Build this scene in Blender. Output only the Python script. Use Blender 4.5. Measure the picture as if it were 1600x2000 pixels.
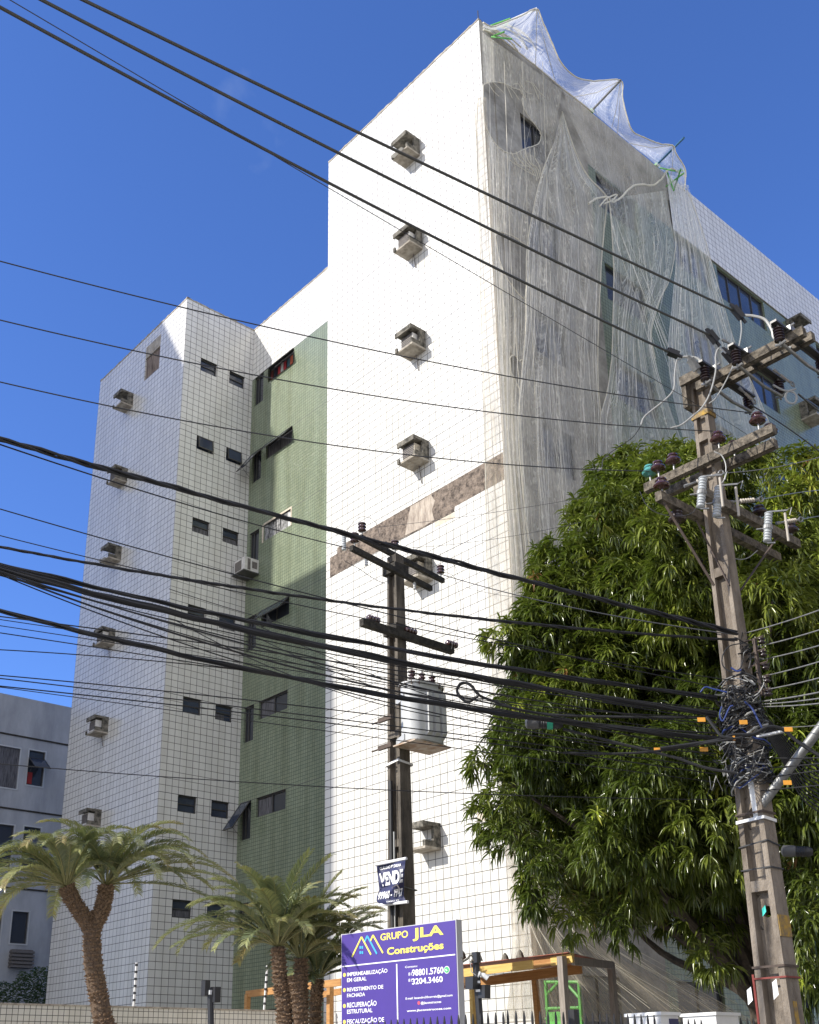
import bpy, math, random
import numpy as np
from mathutils import Vector, Matrix, noise
D = bpy.data
for o in list(D.objects): D.objects.remove(o)
COL = bpy.context.scene.collection
SC = bpy.context.scene
rnd = random.Random(7)
nr = np.random.RandomState(5)
# ------------------------------------------------------------------ camera, sky, sun, exposure
EYE = 1.6
F_PX, CX, CY = 2154.6, 778.5, 1311.0
VL = np.array([-1253 - CX, 2134. - CY, F_PX]); VR = np.array([3363 - CX, 2050. - CY, F_PX])
_X = -VL / np.linalg.norm(VL); _Y = VR / np.linalg.norm(VR); _Z = np.cross(_X, _Y); _Z /= np.linalg.norm(_Z); _X = np.cross(_Y, _Z)
M = np.array([_X, _Y, _Z])
cam = D.cameras.new('camera'); co = D.objects.new('camera', cam); COL.objects.link(co); SC.camera = co
cam.sensor_fit = 'VERTICAL'; cam.sensor_height = 36.0; cam.sensor_width = 28.8
cam.lens = F_PX / 2000 * 36.0
cam.shift_x = (800 - CX) / 2000.; cam.shift_y = (CY - 1000) / 2000.
cam.clip_end = 3000; cam.clip_start = 0.1
R3 = Matrix([list(M[:, 0]), list(-M[:, 1]), list(-M[:, 2])]).transposed()
co.matrix_world = Matrix.Translation((0, 0, EYE)) @ R3.to_4x4()
SUN = Vector((-0.332, -0.772, 0.541)).normalized()
w = D.worlds.new('World'); SC.world = w; w.use_nodes = True
nt = w.node_tree; nt.nodes.clear()
wo = nt.nodes.new('ShaderNodeOutputWorld'); bg = nt.nodes.new('ShaderNodeBackground'); sky = nt.nodes.new('ShaderNodeTexSky')
sky.sky_type = 'NISHITA'; sky.sun_disc = False
sky.sun_elevation = math.asin(SUN.z); sky.sun_rotation = math.atan2(SUN.x, SUN.y) % (2 * math.pi)
sky.air_density = 1.0; sky.dust_density = 0.3; sky.ozone_density = 2.2; sky.altitude = 0
bg.inputs[1].default_value = 0.115
# faint wisps of cloud mixed into the sky
tc = nt.nodes.new('ShaderNodeTexCoord'); n1 = nt.nodes.new('ShaderNodeTexNoise'); n1.inputs['Scale'].default_value = 11; n1.inputs['Detail'].default_value = 7
n2 = nt.nodes.new('ShaderNodeTexNoise'); n2.inputs['Scale'].default_value = 3.5
mu = nt.nodes.new('ShaderNodeMath'); mu.operation = 'MULTIPLY'
rp = nt.nodes.new('ShaderNodeValToRGB'); rp.color_ramp.elements[0].position = 0.38; rp.color_ramp.elements[1].position = 0.62
rp.color_ramp.elements[1].color = (0.35, 0.35, 0.35, 1)
mx = nt.nodes.new('ShaderNodeMixRGB'); mx.inputs[2].default_value = (3.2, 3.7, 4.6, 1)
nt.links.new(tc.outputs['Generated'], n1.inputs['Vector']); nt.links.new(tc.outputs['Generated'], n2.inputs['Vector'])
nt.links.new(n1.outputs[0], mu.inputs[0]); nt.links.new(n2.outputs[0], mu.inputs[1])
nt.links.new(mu.outputs[0], rp.inputs[0]); nt.links.new(rp.outputs[0], mx.inputs[0])
hs = nt.nodes.new('ShaderNodeMixRGB'); hs.blend_type = 'MULTIPLY'; hs.inputs[0].default_value = 1; hs.inputs[2].default_value = (0.49, 0.70, 1.17, 1)
nt.links.new(sky.outputs[0], hs.inputs[1]); nt.links.new(hs.outputs[0], mx.inputs[1]); # unseen bright cloud bank, added behind the viewer to fill the shaded faces
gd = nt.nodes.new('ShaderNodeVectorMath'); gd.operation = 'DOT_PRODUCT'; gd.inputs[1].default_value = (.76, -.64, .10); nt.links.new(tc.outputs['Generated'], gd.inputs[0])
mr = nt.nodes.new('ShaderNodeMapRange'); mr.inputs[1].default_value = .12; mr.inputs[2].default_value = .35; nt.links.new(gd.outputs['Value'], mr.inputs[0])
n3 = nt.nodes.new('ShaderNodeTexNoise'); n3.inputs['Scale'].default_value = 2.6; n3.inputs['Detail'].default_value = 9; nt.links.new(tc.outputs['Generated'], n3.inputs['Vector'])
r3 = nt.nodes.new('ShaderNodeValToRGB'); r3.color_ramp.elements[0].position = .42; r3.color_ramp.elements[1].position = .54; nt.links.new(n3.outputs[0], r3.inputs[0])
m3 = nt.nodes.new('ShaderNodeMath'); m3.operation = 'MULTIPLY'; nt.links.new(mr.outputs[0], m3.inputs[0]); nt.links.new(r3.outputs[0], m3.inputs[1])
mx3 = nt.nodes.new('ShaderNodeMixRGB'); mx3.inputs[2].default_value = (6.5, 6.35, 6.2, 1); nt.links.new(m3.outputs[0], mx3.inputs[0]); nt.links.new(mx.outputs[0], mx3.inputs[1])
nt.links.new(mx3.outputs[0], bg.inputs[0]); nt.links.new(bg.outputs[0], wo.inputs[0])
sl = D.lights.new('sun', 'SUN'); sl.energy = 3.3; sl.angle = math.radians(0.5); sl.color = (1.0, 0.95, 0.87)
so = D.objects.new('sun', sl); COL.objects.link(so); so.rotation_euler = SUN.to_track_quat('Z', 'Y').to_euler(); so.location = (-20, -40, 60)
SC.view_settings.view_transform = 'Standard'; SC.view_settings.look = 'None'; SC.view_settings.gamma = 1
SC.view_settings.exposure = 0.85
SC.cycles.max_bounces = 8; SC.cycles.transparent_max_bounces = 24; SC.cycles.diffuse_bounces = 4

# ------------------------------------------------------------------ pixel rays -> world points (z is above the ground)
def ray(x, y): return M @ np.array([x - CX, y - CY, F_PX])
def Py(x, y, Y): r = ray(x, y); p = r * Y / r[1]; p[2] += EYE; return p
def Px(x, y, X): r = ray(x, y); p = r * X / r[0]; p[2] += EYE; return p
def Pz(x, y, Z): r = ray(x, y); p = r * (Z - EYE) / r[2]; p[2] += EYE; return p
def Pd(x, y, d): r = ray(x, y); p = r * d / math.hypot(r[0], r[1]); p[2] += EYE; return p
def proj(P):
    c = M.T @ (np.array(P) - np.array([0, 0, EYE])); return CX + F_PX * c[0] / c[2], CY + F_PX * c[1] / c[2]
def line_hit(P0, h, px):
    r = ray(*px); A = np.array([[r[0], -h[0]], [r[1], -h[1]]]); s, t = np.linalg.solve(A, np.array(P0[:2])); p = r * s; p[2] += EYE; return p

# ------------------------------------------------------------------ mesh helpers
class MB:
    def __init__(s): s.v = []; s.f = []
    def add(s, vs, fs):
        b = len(s.v); s.v += [tuple(map(float, q)) for q in vs]; s.f += [tuple(b + i for i in f) for f in fs]; return s
    def quad(s, a, b, c, d): return s.add([a, b, c, d], [(0, 1, 2, 3)])
    def hexa(s, p): return s.add(p, [(0, 3, 2, 1), (4, 5, 6, 7), (0, 1, 5, 4), (1, 2, 6, 5), (2, 3, 7, 6), (3, 0, 4, 7)])
    def box(s, x0, y0, z0, x1, y1, z1):
        x0, x1 = sorted((x0, x1)); y0, y1 = sorted((y0, y1)); z0, z1 = sorted((z0, z1))
        return s.hexa([(x0, y0, z0), (x1, y0, z0), (x1, y1, z0), (x0, y1, z0), (x0, y0, z1), (x1, y0, z1), (x1, y1, z1), (x0, y1, z1)])
    def beam(s, a, b, w, h, up=(0, 0, 1), w2=None, h2=None):
        a = Vector(a); b = Vector(b); d = (b - a).normalized(); up = Vector(up)
        sd = d.cross(up).normalized(); u = sd.cross(d).normalized(); w2 = w2 or w; h2 = h2 or h
        p = []
        for c, ww, hh in ((a, w, h), (b, w2, h2)):
            p += [c - sd * ww / 2 - u * hh / 2, c + sd * ww / 2 - u * hh / 2, c + sd * ww / 2 + u * hh / 2, c - sd * ww / 2 + u * hh / 2]
        return s.hexa(p)
    def tube(s, pts, r, n=6, cap=True):
        pts = [Vector(p) for p in pts]; k = len(pts)
        rs = r if hasattr(r, '__len__') else [r] * k
        t = (pts[1] - pts[0]).normalized(); up = Vector((0, 0, 1)) if abs(t.z) < .9 else Vector((1, 0, 0))
        nrm = t.cross(up).normalized(); vs = []
        for i in range(k):
            t = (pts[min(i + 1, k - 1)] - pts[max(i - 1, 0)]).normalized()
            nrm = (nrm - t * nrm.dot(t)); nrm = nrm.normalized() if nrm.length > 1e-6 else t.orthogonal().normalized()
            b = t.cross(nrm)
            for j in range(n):
                a = 2 * math.pi * j / n; vs.append(pts[i] + (nrm * math.cos(a) + b * math.sin(a)) * rs[i])
        fs = [(i * n + j, i * n + (j + 1) % n, (i + 1) * n + (j + 1) % n, (i + 1) * n + j) for i in range(k - 1) for j in range(n)]
        if cap: fs += [tuple(reversed(range(n))), tuple(range((k - 1) * n, k * n))]
        return s.add(vs, fs)
    def lathe(s, c, prof, axis=(0, 0, 1), n=14):
        ax = Vector(axis).normalized(); c = Vector(c)
        return s.tube_prof([c + ax * h for r, h in prof], [max(r, 1e-4) for r, h in prof], ax, n)
    def tube_prof(s, pts, rs, ax, n):
        e = ax.orthogonal().normalized(); b = ax.cross(e); vs = []
        for p, r in zip(pts, rs):
            for j in range(n):
                a = 2 * math.pi * j / n; vs.append(p + (e * math.cos(a) + b * math.sin(a)) * r)
        k = len(pts)
        fs = [(i * n + j, i * n + (j + 1) % n, (i + 1) * n + (j + 1) % n, (i + 1) * n + j) for i in range(k - 1) for j in range(n)]
        fs += [tuple(reversed(range(n))), tuple(range((k - 1) * n, k * n))]
        return s.add(vs, fs)

ORG = {}
def link(o, parent=None, org=(0, 0, 0)):
    COL.objects.link(o); ORG[o.name] = Vector(org)
    if parent: o.parent = parent
    return o
def tag(o, label=None, cat=None, group=None, kind=None):
    if label: o['label'] = label
    if cat: o['category'] = cat
    if group: o['group'] = group
    if kind: o['kind'] = kind
    return o
def thing(name, loc, label, cat, group=None):
    o = D.objects.new(name, None); o.empty_display_size = .2; o.location = Vector(loc); link(o, None, loc)
    return tag(o, label, cat, group)
def build(name, mb, mat, parent=None, smooth=False, loc=None, uv=None, label=None, cat=None, group=None, kind=None, auto=None):
    v = np.array(mb.v, dtype=np.float64).reshape(-1, 3)
    if parent is not None: org = np.array(ORG[parent.name])
    else:
        org = np.array(loc) if loc is not None else (v.min(0) + v.max(0)) / 2 * np.array([1, 1, 0]) + np.array([0, 0, v[:, 2].min()])
    me = D.meshes.new(name); me.from_pydata((v - org).tolist(), [], mb.f)
    if smooth: me.shade_smooth()
    if smooth and auto:
        pass
    me.materials.append(mat)
    if uv is not None:
        ul = me.uv_layers.new(name='UVMap'); li = np.zeros(len(me.loops), dtype=np.int32); me.loops.foreach_get('vertex_index', li)
        ul.data.foreach_set('uv', np.array(uv, dtype=np.float32)[li].ravel())
    me.update()
    o = D.objects.new(name, me); link(o, parent, org)
    if parent is None: o.location = Vector(org)
    if smooth:
        try:
            me.set_sharp_from_angle(angle=math.radians(40))
        except Exception: pass
    return tag(o, label, cat, group, kind)
def mesh_np(name, v, f, mat, parent=None, loc=None, tint=None, smooth=False, label=None, cat=None, kind=None, group=None):
    v = np.asarray(v, dtype=np.float64); f = np.asarray(f, dtype=np.int32)
    org = np.array(ORG[parent.name]) if parent is not None else np.array(loc)
    me = D.meshes.new(name); me.vertices.add(len(v)); me.vertices.foreach_set('co', (v - org).astype(np.float32).ravel())
    k = f.shape[1]; me.loops.add(f.size); me.loops.foreach_set('vertex_index', f.ravel())
    me.polygons.add(len(f)); me.polygons.foreach_set('loop_start', np.arange(0, f.size, k, dtype=np.int32))
    me.polygons.foreach_set('loop_total', np.full(len(f), k, dtype=np.int32))
    me.update(calc_edges=True)
    if tint is not None:
        a = me.attributes.new('tint', 'FLOAT', 'POINT'); a.data.foreach_set('value', np.asarray(tint, dtype=np.float32))
    if smooth: me.shade_smooth()
    me.materials.append(mat); o = D.objects.new(name, me); link(o, parent, org)
    if parent is None: o.location = Vector(org)
    return tag(o, label, cat, group, kind)
def children(o): return [c for c in D.objects if c.parent == o]
def dup(o, parent=None, loc=None, label=None, kids=None):
    kids = kids if kids is not None else {}
    c = o.copy(); COL.objects.link(c); ORG[c.name] = ORG[o.name]
    if parent: c.parent = parent
    if loc is not None: c.location = Vector(loc); ORG[c.name] = Vector(loc)
    if label: c['label'] = label
    for ch in kids.get(o.name, []): dup(ch, c, None, None, kids)
    return c
def kidmap():
    m = {}
    for c in D.objects:
        if c.parent: m.setdefault(c.parent.name, []).append(c)
    return m
def spline(pts, n=8):
    P = [np.array(p, float) for p in pts]; P = [2 * P[0] - P[1]] + P + [2 * P[-1] - P[-2]]; out = []
    for i in range(1, len(P) - 2):
        for k in range(n):
            t = k / n; a, b, c, d = P[i - 1], P[i], P[i + 1], P[i + 2]
            out.append(.5 * ((2 * b) + (-a + c) * t + (2 * a - 5 * b + 4 * c - d) * t * t + (-a + 3 * b - 3 * c + d) * t ** 3))
    out.append(P[-2]); return out
def lerp_poly(pl, t):
    pl = np.array(pl, float); s = np.r_[0, np.cumsum(np.linalg.norm(np.diff(pl, axis=0), axis=1))]; s /= s[-1]
    return np.array([np.interp(t, s, pl[:, k]) for k in range(pl.shape[1])])

# ------------------------------------------------------------------ materials
def mat(name, col=(.5, .5, .5), rough=.7, metal=0, spec=.5, var=0.0, vscale=6, col2=None, bump=0.0, bscale=30, stretch=None, coat=0):
    m = D.materials.new(name); m.use_nodes = True; n = m.node_tree; p = n.nodes['Principled BSDF']
    p.inputs['Base Color'].default_value = (*col, 1); p.inputs['Roughness'].default_value = rough; p.inputs['Metallic'].default_value = metal
    p.inputs['Specular IOR Level'].default_value = spec; p.inputs['Coat Weight'].default_value = coat
    g = n.nodes.new('ShaderNodeNewGeometry'); mp = n.nodes.new('ShaderNodeMapping'); n.links.new(g.outputs['Position'], mp.inputs[0])
    if stretch: mp.inputs['Scale'].default_value = stretch
    if var > 0 or col2:
        t = n.nodes.new('ShaderNodeTexNoise'); t.inputs['Scale'].default_value = vscale; t.inputs['Detail'].default_value = 8; t.inputs['Roughness'].default_value = .65
        n.links.new(mp.outputs[0], t.inputs['Vector'])
        r = n.nodes.new('ShaderNodeValToRGB'); c2 = col2 or tuple(c * (1 - var) for c in col)
        r.color_ramp.elements[0].position = .36; r.color_ramp.elements[1].position = .64
        r.color_ramp.elements[0].color = (*c2, 1); r.color_ramp.elements[1].color = (*col, 1)
        n.links.new(t.outputs[0], r.inputs[0]); n.links.new(r.outputs[0], p.inputs['Base Color'])
    if bump > 0:
        t2 = n.nodes.new('ShaderNodeTexNoise'); t2.inputs['Scale'].default_value = bscale; t2.inputs['Detail'].default_value = 6
        n.links.new(mp.outputs[0], t2.inputs['Vector'])
        b = n.nodes.new('ShaderNodeBump'); b.inputs['Strength'].default_value = bump; b.inputs['Distance'].default_value = .02
        n.links.new(t2.outputs[0], b.inputs['Height']); n.links.new(b.outputs[0], p.inputs['Normal'])
    return m
def math_node(n, op, a, b=None, c=None):
    x = n.nodes.new('ShaderNodeMath'); x.operation = op
    for i, q in enumerate((a, b, c)):
        if q is None: continue
        if isinstance(q, (int, float)): x.inputs[i].default_value = q
        else: n.links.new(q, x.inputs[i])
    return x.outputs[0]
def tile_mat(name, c1, c2, grout, size, mortar, rough=.25, joints=True, u0=26.1, glit=0.0, dirt=.12, zrow=None):
    m = D.materials.new(name); m.use_nodes = True; n = m.node_tree; p = n.nodes['Principled BSDF']
    g = n.nodes.new('ShaderNodeNewGeometry'); sp = n.nodes.new('ShaderNodeSeparateXYZ'); sn = n.nodes.new('ShaderNodeSeparateXYZ')
    n.links.new(g.outputs['Position'], sp.inputs[0]); n.links.new(g.outputs['True Normal'], sn.inputs[0])
    side = math_node(n, 'GREATER_THAN', math_node(n, 'ABSOLUTE', sn.outputs[0]), .5)
    ux = math_node(n, 'ADD', sp.outputs[0], u0 + 2000 * size); uy = math_node(n, 'SUBTRACT', sp.outputs[1], 14.5 - 2000 * size)
    mixu = n.nodes.new('ShaderNodeMix'); mixu.data_type = 'FLOAT'; n.links.new(side, mixu.inputs[0]); n.links.new(ux, mixu.inputs[2]); n.links.new(uy, mixu.inputs[3])
    zr = zrow or size
    vz = math_node(n, 'ADD', sp.outputs[2], 2000 * zr - 23.12)
    cb = n.nodes.new('ShaderNodeCombineXYZ'); n.links.new(mixu.outputs[0], cb.inputs[0]); n.links.new(vz, cb.inputs[1])
    br = n.nodes.new('ShaderNodeTexBrick'); br.offset = 0; br.squash = 1; n.links.new(cb.outputs[0], br.inputs['Vector'])
    br.inputs['Scale'].default_value = 1; br.inputs['Brick Width'].default_value = size; br.inputs['Row Height'].default_value = zr
    br.inputs['Mortar Size'].default_value = mortar; br.inputs['Mortar Smooth'].default_value = .2; br.inputs['Bias'].default_value = 0
    br.inputs['Color1'].default_value = (*c1, 1); br.inputs['Color2'].default_value = (*c2, 1); br.inputs['Mortar'].default_value = (*grout, 1)
    col = br.outputs['Color']
    # weathering with a shape of its own: long stains and blotches
    mp = n.nodes.new('ShaderNodeMapping'); mp.inputs['Scale'].default_value = (1.3, 1.3, .12); n.links.new(g.outputs['Position'], mp.inputs[0])
    t = n.nodes.new('ShaderNodeTexNoise'); t.inputs['Scale'].default_value = 2.2; t.inputs['Detail'].default_value = 8; n.links.new(mp.outputs[0], t.inputs['Vector'])
    r = n.nodes.new('ShaderNodeValToRGB'); r.color_ramp.elements[0].position = .35; r.color_ramp.elements[1].position = .62
    r.color_ramp.elements[0].color = (1 - dirt, 1 - dirt * 1.05, 1 - dirt * 1.25, 1); r.color_ramp.elements[1].color = (1, 1, 1, 1); n.links.new(t.outputs[0], r.inputs[0])
    m1 = n.nodes.new('ShaderNodeMixRGB'); m1.blend_type = 'MULTIPLY'; m1.inputs[0].default_value = 1; n.links.new(col, m1.inputs[1]); n.links.new(r.outputs[0], m1.inputs[2]); col = m1.outputs[0]
    if joints:
        fr = math_node(n, 'FRACT', math_node(n, 'ADD', math_node(n, 'DIVIDE', math_node(n, 'SUBTRACT', sp.outputs[2], 23.12), 2.845), 100.003))
        k = math_node(n, 'LESS_THAN', fr, .006)
        m2 = n.nodes.new('ShaderNodeMixRGB'); n.links.new(k, m2.inputs[0]); n.links.new(col, m2.inputs[1]); m2.inputs[2].default_value = (.09, .09, .09, 1); col = m2.outputs[0]
    n.links.new(col, p.inputs['Base Color'])
    p.inputs['Roughness'].default_value = rough
    bp = n.nodes.new('ShaderNodeBump'); bp.inputs['Strength'].default_value = .5; bp.inputs['Distance'].default_value = .004; bp.invert = True
    n.links.new(br.outputs['Fac'], bp.inputs['Height']); nin = bp.outputs[0]
    tn = n.nodes.new('ShaderNodeTexNoise'); tn.inputs['Scale'].default_value = 1 / size * .8; tn.inputs['Detail'].default_value = 2; n.links.new(g.outputs['Position'], tn.inputs['Vector'])
    b2 = n.nodes.new('ShaderNodeBump'); b2.inputs['Strength'].default_value = .25 + glit; b2.inputs['Distance'].default_value = .01
    n.links.new(tn.outputs[0], b2.inputs['Height']); n.links.new(nin, b2.inputs['Normal']); n.links.new(b2.outputs[0], p.inputs['Normal'])
    return m
def net_mat(name, col=(.90, .87, .78), base=.5, amp=.45, sx=26, sy=1.6, weave=.0, wsc=9):
    m = D.materials.new(name); m.use_nodes = True; n = m.node_tree; n.nodes.clear()
    out = n.nodes.new('ShaderNodeOutputMaterial'); uv = n.nodes.new('ShaderNodeUVMap'); mp = n.nodes.new('ShaderNodeMapping'); mp.inputs['Scale'].default_value = (sx, sy, 1)
    n.links.new(uv.outputs[0], mp.inputs[0])
    t0 = n.nodes.new('ShaderNodeTexNoise'); t0.inputs['Scale'].default_value = .7; n.links.new(uv.outputs[0], t0.inputs['Vector'])
    add = n.nodes.new('ShaderNodeVectorMath'); add.operation = 'MULTIPLY_ADD'; add.inputs[1].default_value = (1.1, .05, 0); n.links.new(t0.outputs['Color'], add.inputs[0]); n.links.new(mp.outputs[0], add.inputs[2])
    t = n.nodes.new('ShaderNodeTexNoise'); t.inputs['Scale'].default_value = .55; t.inputs['Detail'].default_value = 5; t.inputs['Roughness'].default_value = .85; n.links.new(add.outputs[0], t.inputs['Vector'])
    a = math_node(n, 'MULTIPLY_ADD', math_node(n, 'SUBTRACT', t.outputs[0], .5), amp * 1.3, base)
    ml = n.nodes.new('ShaderNodeMapping'); ml.inputs['Scale'].default_value = (sx * 2.4, sy * .35, 1); ml.inputs['Rotation'].default_value = (0, 0, .05); n.links.new(uv.outputs[0], ml.inputs[0]); tk = n.nodes.new('ShaderNodeTexNoise'); tk.inputs['Scale'].default_value = .55; tk.inputs['Detail'].default_value = 3; n.links.new(ml.outputs[0], tk.inputs['Vector'])
    a = math_node(n, 'ADD', a, math_node(n, 'MULTIPLY', math_node(n, 'MAXIMUM', math_node(n, 'SUBTRACT', tk.outputs[0], .56), 0), amp * 5.0))
    mq = n.nodes.new('ShaderNodeMapping'); mq.inputs['Scale'].default_value = (34, 6, 1); n.links.new(uv.outputs[0], mq.inputs[0]); tq = n.nodes.new('ShaderNodeTexNoise'); tq.inputs['Scale'].default_value = 1; tq.inputs['Detail'].default_value = 4; tq.inputs['Distortion'].default_value = .6; n.links.new(mq.outputs[0], tq.inputs['Vector'])
    a = math_node(n, 'ADD', a, math_node(n, 'MULTIPLY', math_node(n, 'MAXIMUM', math_node(n, 'SUBTRACT', tq.outputs[0], .52), 0), amp * 2.6))
    t3 = n.nodes.new('ShaderNodeTexNoise'); t3.inputs['Scale'].default_value = 1.1; t3.inputs['Detail'].default_value = 4; n.links.new(uv.outputs[0], t3.inputs['Vector'])
    a = math_node(n, 'ADD', a, math_node(n, 'MULTIPLY', math_node(n, 'SUBTRACT', t3.outputs[0], .5), .45))
    if weave:
        br = n.nodes.new('ShaderNodeTexBrick'); br.offset = 0; br.inputs['Scale'].default_value = wsc; br.inputs['Mortar Size'].default_value = .05; br.inputs['Brick Width'].default_value = 1; br.inputs['Row Height'].default_value = .6
        n.links.new(uv.outputs[0], br.inputs['Vector']); a = math_node(n, 'ADD', a, math_node(n, 'MULTIPLY', br.outputs['Fac'], weave))
    a = math_node(n, 'MINIMUM', math_node(n, 'MAXIMUM', a, .06), .97)
    df = n.nodes.new('ShaderNodeBsdfDiffuse'); df.inputs[0].default_value = (*col, 1); tl = n.nodes.new('ShaderNodeBsdfTranslucent'); tl.inputs[0].default_value = (*col, 1)
    ms = n.nodes.new('ShaderNodeMixShader'); ms.inputs[0].default_value = .45; n.links.new(df.outputs[0], ms.inputs[1]); n.links.new(tl.outputs[0], ms.inputs[2])
    tr = n.nodes.new('ShaderNodeBsdfTransparent'); m2 = n.nodes.new('ShaderNodeMixShader'); n.links.new(a, m2.inputs[0]); n.links.new(tr.outputs[0], m2.inputs[1]); n.links.new(ms.outputs[0], m2.inputs[2])
    n.links.new(m2.outputs[0], out.inputs[0]); return m
def leaf_mat(name, stops, rough=.38, transl=.25, tcol=(.25, .4, .03)):
    m = D.materials.new(name); m.use_nodes = True; n = m.node_tree; p = n.nodes['Principled BSDF']; out = n.nodes['Material Output']
    at = n.nodes.new('ShaderNodeAttribute'); at.attribute_name = 'tint'
    r = n.nodes.new('ShaderNodeValToRGB'); e = r.color_ramp.elements
    e[0].position, e[0].color = stops[0][0], (*stops[0][1], 1); e[1].position, e[1].color = stops[-1][0], (*stops[-1][1], 1)
    for pz, c in stops[1:-1]: q = e.new(pz); q.color = (*c, 1)
    n.links.new(at.outputs['Fac'], r.inputs[0]); n.links.new(r.outputs[0], p.inputs['Base Color']); p.inputs['Roughness'].default_value = rough
    tl = n.nodes.new('ShaderNodeBsdfTranslucent'); mc = n.nodes.new('ShaderNodeMixRGB'); mc.blend_type = 'MULTIPLY'; mc.inputs[0].default_value = 0
    mxc = n.nodes.new('ShaderNodeMixRGB'); mxc.inputs[0].default_value = .5; mxc.inputs[2].default_value = (*tcol, 1); n.links.new(r.outputs[0], mxc.inputs[1]); n.links.new(mxc.outputs[0], tl.inputs[0])
    ms = n.nodes.new('ShaderNodeMixShader'); ms.inputs[0].default_value = transl; n.links.new(p.outputs[0], ms.inputs[1]); n.links.new(tl.outputs[0], ms.inputs[2]); n.links.new(ms.outputs[0], out.inputs[0])
    return m
m_white = tile_mat('white_wall_tile', (.74, .73, .69), (.68, .67, .635), (.15, .145, .13), .204, .0082, zrow=.20321, dirt=.09)
m_green = tile_mat('green_wall_tile', (.235, .275, .185), (.20, .24, .165), (.06, .08, .06), .102, .005, rough=.22, glit=.5, dirt=.2, zrow=.1016)
m_wtile = tile_mat('boundary_wall_tile', (.66, .64, .57), (.60, .585, .53), (.10, .10, .09), .1024, .006, joints=False, u0=18.8, zrow=.1024)
m_plaster = mat('stripped_plaster', (.42, .40, .355), .95, var=.4, vscale=1.6, col2=(.20, .19, .165), bump=.5, bscale=18)
m_stain = mat('bare_stained_render', (.27, .215, .17), .95, col2=(.055, .042, .034), vscale=11, bump=.8, bscale=40)
m_patch = mat('washed_out_render', (.52, .45, .37), .95, col2=(.24, .195, .16), vscale=5, stretch=(1.6, 1.6, .5), bump=.5)
m_stain2 = mat('pale_filler', (.66, .58, .46), .9, var=.35, vscale=8)
m_conc = mat('weathered_concrete', (.24, .22, .18), .92, col2=(.035, .034, .028), vscale=9, bump=.5, bscale=50)
m_slab = mat('pale_slab_concrete', (.46, .42, .35), .9, col2=(.24, .21, .17), vscale=7, bump=.3)
m_conc_arm = mat('mossy_arm_concrete', (.22, .185, .14), .95, col2=(.045, .038, .028), vscale=16, bump=.8, bscale=60)
m_conc_dark = mat('sooty_arm_concrete', (.06, .053, .042), .95, col2=(.018, .016, .013), vscale=14, bump=.7, bscale=60)
m_pole = mat('pole_concrete', (.29, .245, .195), .93, col2=(.13, .105, .08), vscale=5, bump=.7, bscale=90, stretch=(1, 1, .35))
m_pole2 = mat('old_pole_concrete', (.17, .145, .115), .95, col2=(.055, .048, .038), vscale=6, bump=.8, bscale=80, stretch=(1, 1, .3))
m_yellow_st = mat('flaking_yellow_paint', (.42, .25, .03), .8, col2=(.17, .13, .08), vscale=18)
m_glass = mat('dark_window_glass', (.035, .04, .05), .08, spec=.7)
m_glass2 = mat('tinted_window_glass', (.05, .065, .10), .12, spec=.6, var=.4, vscale=.8)
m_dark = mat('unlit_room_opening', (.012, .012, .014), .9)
m_frame = mat('dark_aluminium_frame', (.07, .068, .065), .45, metal=.3)
m_frame_l = mat('pale_aluminium_frame', (.55, .55, .53), .4, metal=.2)
m_curtain = mat('old_curtain', (.30, .25, .22), .95, col2=(.10, .08, .075), vscale=5, stretch=(5, 5, .4))
m_curtain2 = mat('grey_curtain', (.16, .155, .165), .95, col2=(.05, .05, .055), vscale=6, stretch=(5, 5, .5))
m_ac = mat('air_conditioner_casing', (.72, .70, .66), .5, var=.25, vscale=9)
m_ac_y = mat('yellowed_casing', (.52, .46, .36), .55, var=.35, vscale=11)
m_ac_d = mat('air_conditioner_grille', (.20, .18, .165), .7, var=.5, vscale=30)
m_black = mat('black_cable_sheath', (.012, .012, .013), .55, var=.3, vscale=8)
m_wire = mat('dark_bare_wire', (.035, .035, .036), .5)
m_wire_g = mat('grey_covered_conductor', (.055, .056, .05), .45)
m_wire_l = mat('pale_jumper_wire', (.34, .34, .32), .45)
m_blue = mat('blue_cable_sheath', (.015, .035, .16), .5)
m_metal = mat('galvanised_steel', (.30, .30, .29), .5, metal=.6, var=.3, vscale=20)
m_rust = mat('rusty_steel', (.095, .068, .052), .8, var=.4, vscale=25)
m_porc = mat('brown_glazed_porcelain', (.05, .016, .013), .14, spec=.8, coat=.6)
m_porc_d = mat('dark_ribbed_insulator', (.03, .017, .016), .3, coat=.3)
m_porc_g = mat('grey_fuse_porcelain', (.42, .44, .44), .25, coat=.4)
m_poly = mat('beige_polymer_insulator', (.40, .36, .30), .6)
m_teal = mat('green_glass_insulator', (.08, .30, .27), .08, spec=.9)
m_tank = mat('grey_tank_paint', (.52, .525, .51), .32, var=.12, vscale=5, spec=.6)
m_tank_b = mat('rust_streaked_base', (.52, .46, .38), .6, col2=(.30, .16, .07), vscale=7)
m_wood = mat('orange_timber', (.52, .28, .095), .75, col2=(.36, .165, .05), vscale=5, stretch=(.5, 6, 6))
m_wood_l = mat('fresh_yellow_timber', (.72, .50, .17), .75, col2=(.60, .38, .10), vscale=6, stretch=(.5, 6, 6))
m_wood_g = mat('grey_timber', (.33, .29, .25), .9, var=.4, vscale=12, stretch=(4, 4, .4))
m_roofred = mat('red_roof_sheet', (.36, .11, .07), .7, var=.3, vscale=6)
m_sign = mat('purple_sign_vinyl', (.060, .028, .26), .45, var=.08, vscale=3)
m_sign_e = mat('sign_edge', (.50, .50, .52), .5)
m_yel = mat('yellow_lettering', (.85, .72, .12), .5)
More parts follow.
